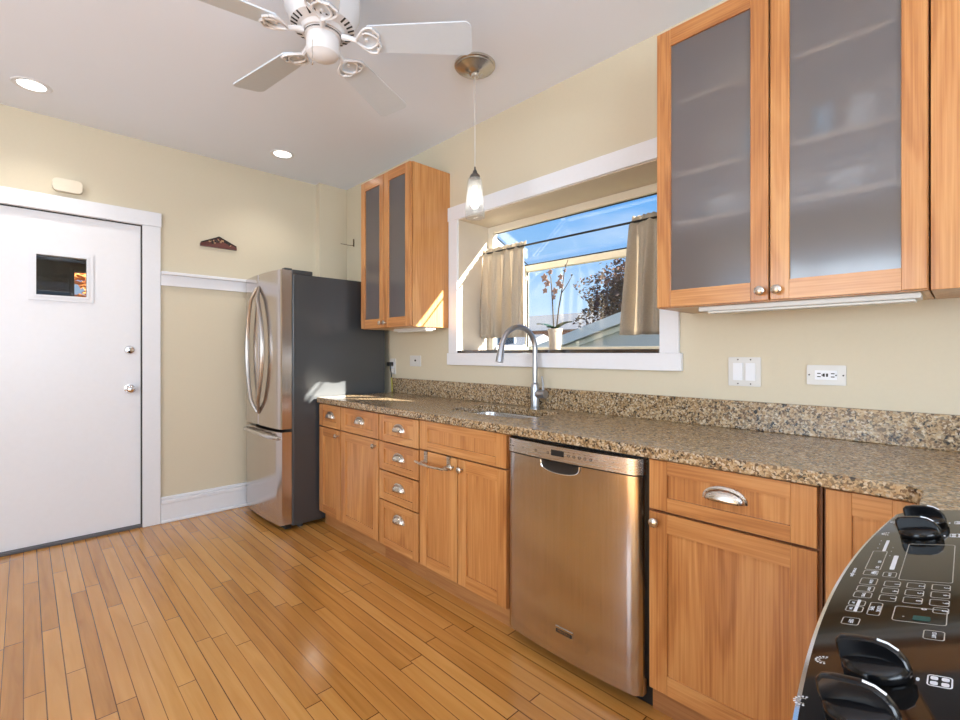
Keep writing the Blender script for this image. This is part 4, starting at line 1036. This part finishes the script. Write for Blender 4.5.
for k in range(5):
    a = math.radians(-44.5 + 72 * k); u = Vector((math.cos(a), math.sin(a), 0)); w_ = Vector((-math.sin(a), math.cos(a), 0)); c0 = Vector((HX, HY, BZ))
    pit = math.radians(-13); wv = w_ * math.cos(pit) + Vector((0, 0, math.sin(pit))); nv = u.cross(wv)
    pl = []
    r0, r1, w0, w1 = .185, .58, .058, .075
    for (r, s_) in ((r0, -1), (r1 - .02, -1), (r1 - .006, -.86), (r1, -.7), (r1, .7), (r1 - .006, .86), (r1 - .02, 1), (r0, 1), (r0 - .022, .5), (r0 - .028, 0), (r0 - .022, -.5)):
        ww = w0 + (w1 - w0) * (r - r0) / (r1 - r0) if r >= r0 else w0
        pl.append((r, s_ * ww))
    bl = MB().prism(pl, 0, .006, (c0, u, wv, nv)).build('blade', 'fanblade', fan)
    ir = MB()
    Q = lambda r, s_, n_: c0 + u * r + wv * s_ + nv * n_
    ir.tube([c0 + u * .075 + Vector((0, 0, .012)), c0 + u * .105 + Vector((0, 0, .006)), Q(.135, 0, -.006)], [.012, .010, .009], 8)
    for s_ in (-1, 1):   # two leaf loops and outer scrolls
        lp = [Q(.13 + .09 * t + 0, s_ * (.004 + .030 * math.sin(PI * t) ), -.006) for t in [i / 10 for i in range(11)]]
        ir.tube(lp, .0048, 6)
        lp = [Q(.13 + .075 * t, s_ * (.004 + .052 * math.sin(PI * t * .62)), -.006) for t in [i / 10 for i in range(11)]]
        ir.tube(lp, .0055, 6)
    ir.tube([Q(.205, -.05, -.006), Q(.222, -.025, -.006), Q(.214, 0, -.006), Q(.222, .025, -.006), Q(.205, .05, -.006)], .005, 6)
    for r, s_ in ((.205, .035), (.205, -.035), (.17, 0)): ir.tube([Q(r, s_, -.007), Q(r, s_, .001)], .006, 8)
    ir.build('blade_bracket', 'fanwhite', fan)
ch = MB().tube([(HX - .058, HY - .035, 2.41), (HX - .062, HY - .042, 2.40), (HX - .062, HY - .042, 2.32)], .0012, 6); ch.lathe((HX - .062, HY - .042, 2.31), [(0, 0), (.004, .003), (.004, .01), (0, .013)], seg=8); ch.build('pull_chain', 'nickel', fan)

# ------------------------------------------------------------------ pendant, downlights
PX, PY = 1.693, 1.790
pd = thing('pendant_lamp', (PX, PY, 1.935), 'small clear glass pendant lamp hanging over the sink', 'lamp')
MB().lathe((PX, PY, 0), [(.0, ZC - .0005), (.104, ZC - .0005), (.107, ZC - .004), (.107, ZC - .013), (.101, ZC - .017), (.099, ZC - .017), (.099, ZC - .023), (.088, ZC - .028), (.060, ZC - .036), (.034, ZC - .047), (.030, ZC - .052), (.020, ZC - .054), (.017, ZC - .066), (0, ZC - .068)], seg=40).build('canopy', 'satin', pd)
MB().tube([(PX, PY, ZC - .066), (PX, PY, 2.185)], .0022, 6).build('cord', 'plate', pd)
MB().lathe((PX, PY, 0), [(0, 2.205), (.004, 2.204), (.005, 2.188), (.011, 2.182), (.012, 2.172), (.018, 2.166), (.026, 2.158), (.027, 2.145), (0, 2.145)], seg=20).build('socket', 'socket', pd)
MB().lathe((PX, PY, 0), [(.022, 2.146), (.034, 2.143), (.038, 2.135), (.056, 1.955), (.053, 1.938), (.049, 1.942), (.0515, 1.957), (.034, 2.130), (.022, 2.140)], seg=8, smooth=False, start=.39).build('glass_shade', 'shade', pd)
MB().lathe((PX, PY, 0), [(0, 1.985), (.014, 1.990), (.025, 2.010), (.026, 2.030), (.016, 2.075), (.012, 2.10), (0, 2.10)], seg=16).build('bulb', 'bulb', pd)
def downlight(x, y, label):
    t = thing('downlight', (x, y, ZC - .006), label, 'light', 'recessed ceiling lights')
    MB().lathe((x, y, 0), [(.060, ZC - .001), (.062, ZC - .004), (.084, ZC - .006), (.088, ZC - .001)], seg=36).build('trim_ring', 'white', t)
    MB().lathe((x, y, 0), [(0, ZC - .002), (.060, ZC - .002)], seg=36).build('lens', 'can', t)
    d = bpy.data.lights.new('downlight_lamp', 'SPOT'); d.energy = 16; d.spot_size = 2.2; d.spot_blend = .8; d.shadow_soft_size = .06; d.color = (1, .94, .85)
    o = bpy.data.objects.new('downlight_lamp', d); COL.objects.link(o); o.location = (x, y, ZC - .03)
downlight(.032, 3.66, 'recessed ceiling light above the white door')
downlight(1.408, 3.61, 'recessed ceiling light above the fridge')

# ------------------------------------------------------------------ wall fittings
ch_ = MB().prism(rrect(.128, .278, 2.268, 2.352, .03, 5), -.042, 0, FY)
cho = ch_.build('door_chime', 'cream', origin=(.203, YB, 2.31)); md = cho.modifiers.new('edge', 'BEVEL'); md.width = .01; md.segments = 3; md.limit_method = 'ANGLE'
tag(cho, 'pale oval chime box on the wall above the door', 'chime')
hn = thing('carved_plaque', (1.092, YB - .01, 2.045), 'dark carved triangular wood plaque on the wall between door and fridge', 'wall decoration')
HF = ((1.092, YB, 2.045), (1, 0, 0), (0, 0, 1), (0, 1, 0))
MB().prism([(-.128, .005), (-.128, .028), (-.02, .078), (0, .092), (.02, .078), (.128, .028), (.128, .005)], -.018, 0, HF).build('board', 'hanger', hn)
cv = MB()
for k in range(26):
    rr = random.Random(k); xx = rr.uniform(-.085, .085); zz = rr.uniform(.034, .082 - abs(xx) * .45)
    if zz < .03: zz = .034
    cv.lathe((1.092 + xx, YB - .018, 2.045 + zz), [(.0, -.006), (.006, -.004), (.008, 0)], (0, 1, 0), 8, rr.choice((0, 0, 1)))
for sg in (-1, 1): cv.tube([(1.092 + sg * .124, YB - .02, 2.045 + .031), (1.092 + sg * .02, YB - .02, 2.045 + .079), (1.092, YB - .02, 2.045 + .09)], .005, 6, 0)
cv.build('carving', ['hangerdark', 'hangergold'], hn)
hk = MB().tube([(W - .006, 3.862, 2.262), (W - .006, 3.862, 2.195)], .006, 6); hk.tube([(W - .006, 3.862, 2.203), (W - .05, 3.875, 2.203), (W - .115, 3.90, 2.210)], .0025, 6); hk.tube([(W - .006, 3.862, 2.23), (W, 3.862, 2.23)], .004, 6)
tag(hk.build('wire_hook', 'oldiron'), 'small dark wire hook on the wall left of the smaller glass cabinet', 'hook')
FS = lambda y, z: ((W, y, z), (0, -1, 0), (0, 0, 1), (-1, 0, 0))
def wallplate(name, y, z, w_, h_, label, cat, group=None):
    t = thing(name, (W, y, z - h_ / 2), label, cat, group)
    m_ = MB().prism(rrect(-w_ / 2, w_ / 2, -h_ / 2, h_ / 2, .004, 3), 0, .006, FS(y, z)); o = m_.build('cover_plate', 'plate', t)
    md = o.modifiers.new('edge', 'BEVEL'); md.width = .002; md.segments = 2; md.limit_method = 'ANGLE'
    return t
sw = wallplate('light_switch', .645, 1.155, .122, .120, 'white double rocker switch plate under the large glass cabinet', 'switch')
for dy in (.024, -.024):
    MB().prism(rrect(-.018, .018, -.036, .036, .002, 2), .006, .010, FS(.645 + dy, 1.155)).build('rocker', 'white', sw)
for dy in (.024, -.024):
    for dz in (.05, -.05): MB().lathe((W - .0062, .645 + dy, 1.155 + dz), [(0, -.0008), (.003, -.0006), (.003, .0005)], (1, 0, 0), 8).build('screw', 'hole', sw)
ot = wallplate('wall_outlet', .368, 1.150, .120, .074, 'white outlet with test buttons right of the double switch', 'outlet', 'wall outlets')
rc = MB().prism(rrect(-.034, .034, -.0175, .0175, .002, 2), .006, .009, FS(.368, 1.15), mi=0); rc.build('receptacle', 'white', ot)
hl = MB()
for dy in (-.021, .021):
    for dz in (-.006, .006): hl.box(W - .0096, W - .0088, .368 + dy - .0055, .368 + dy + .0055, 1.15 + dz - .0018, 1.15 + dz + .0018)
    hl.lathe((W - .0092, .368 + dy - .010, 1.15), [(0, -.0006), (.0026, -.0004), (.0026, .0006)], (1, 0, 0), 8)
for dy in (-.004, .006): hl.box(W - .0102, W - .0088, .368 + dy - .0030, .368 + dy + .0030, 1.144, 1.156)
for dy in (-.052, .052): hl.lathe((W - .0062, .368 + dy, 1.15), [(0, -.0008), (.003, -.0006), (.003, .0006)], (1, 0, 0), 8)
hl.build('slots', 'hole', ot)
o2 = wallplate('cable_jack', 2.93, 1.172, .135, .082, 'white cable jack plate on the wall left of the window', 'outlet', 'wall outlets')
MB().lathe((W - .006, 2.925, 1.176), [(.007, 0), (.007, -.006), (.003, -.008), (0, -.008)], (1, 0, 0), 10).build('jack', 'hole', o2)
o3 = wallplate('plugged_outlet', 3.235, 1.125, .08, .125, 'outlet with a black plug in the corner beside the fridge', 'outlet', 'wall outlets')
MB().prism(rrect(-.018, .018, -.034, .034, .006, 3), .006, .009, FS(3.235, 1.125)).build('receptacle', 'white', o3)
pg = thing('power_plug', (W - .02, 3.235, ZT), 'black plug with a yellow-green cord hanging down to the countertop', 'plug')
MB().box(W - .045, W - .0095, 3.215, 3.262, 1.128, 1.160, bev=.005).build('plug_body', 'black', pg)
MB().box(W - .040, W - .012, 3.198, 3.224, 1.072, 1.106, bev=.005).build('adapter', 'plate', pg)
MB().tube([(W - .035, 3.225, 1.135), (W - .045, 3.205, 1.10), (W - .040, 3.20, 1.06), (W - .038, 3.205, 1.03)], .005, 8).build('cord_top', 'black', pg)
MB().tube([(W - .038, 3.205, 1.04), (W - .036, 3.20, .98), (W - .034, 3.20, .922)], .006, 8).build('cord', 'yellowcord', pg)
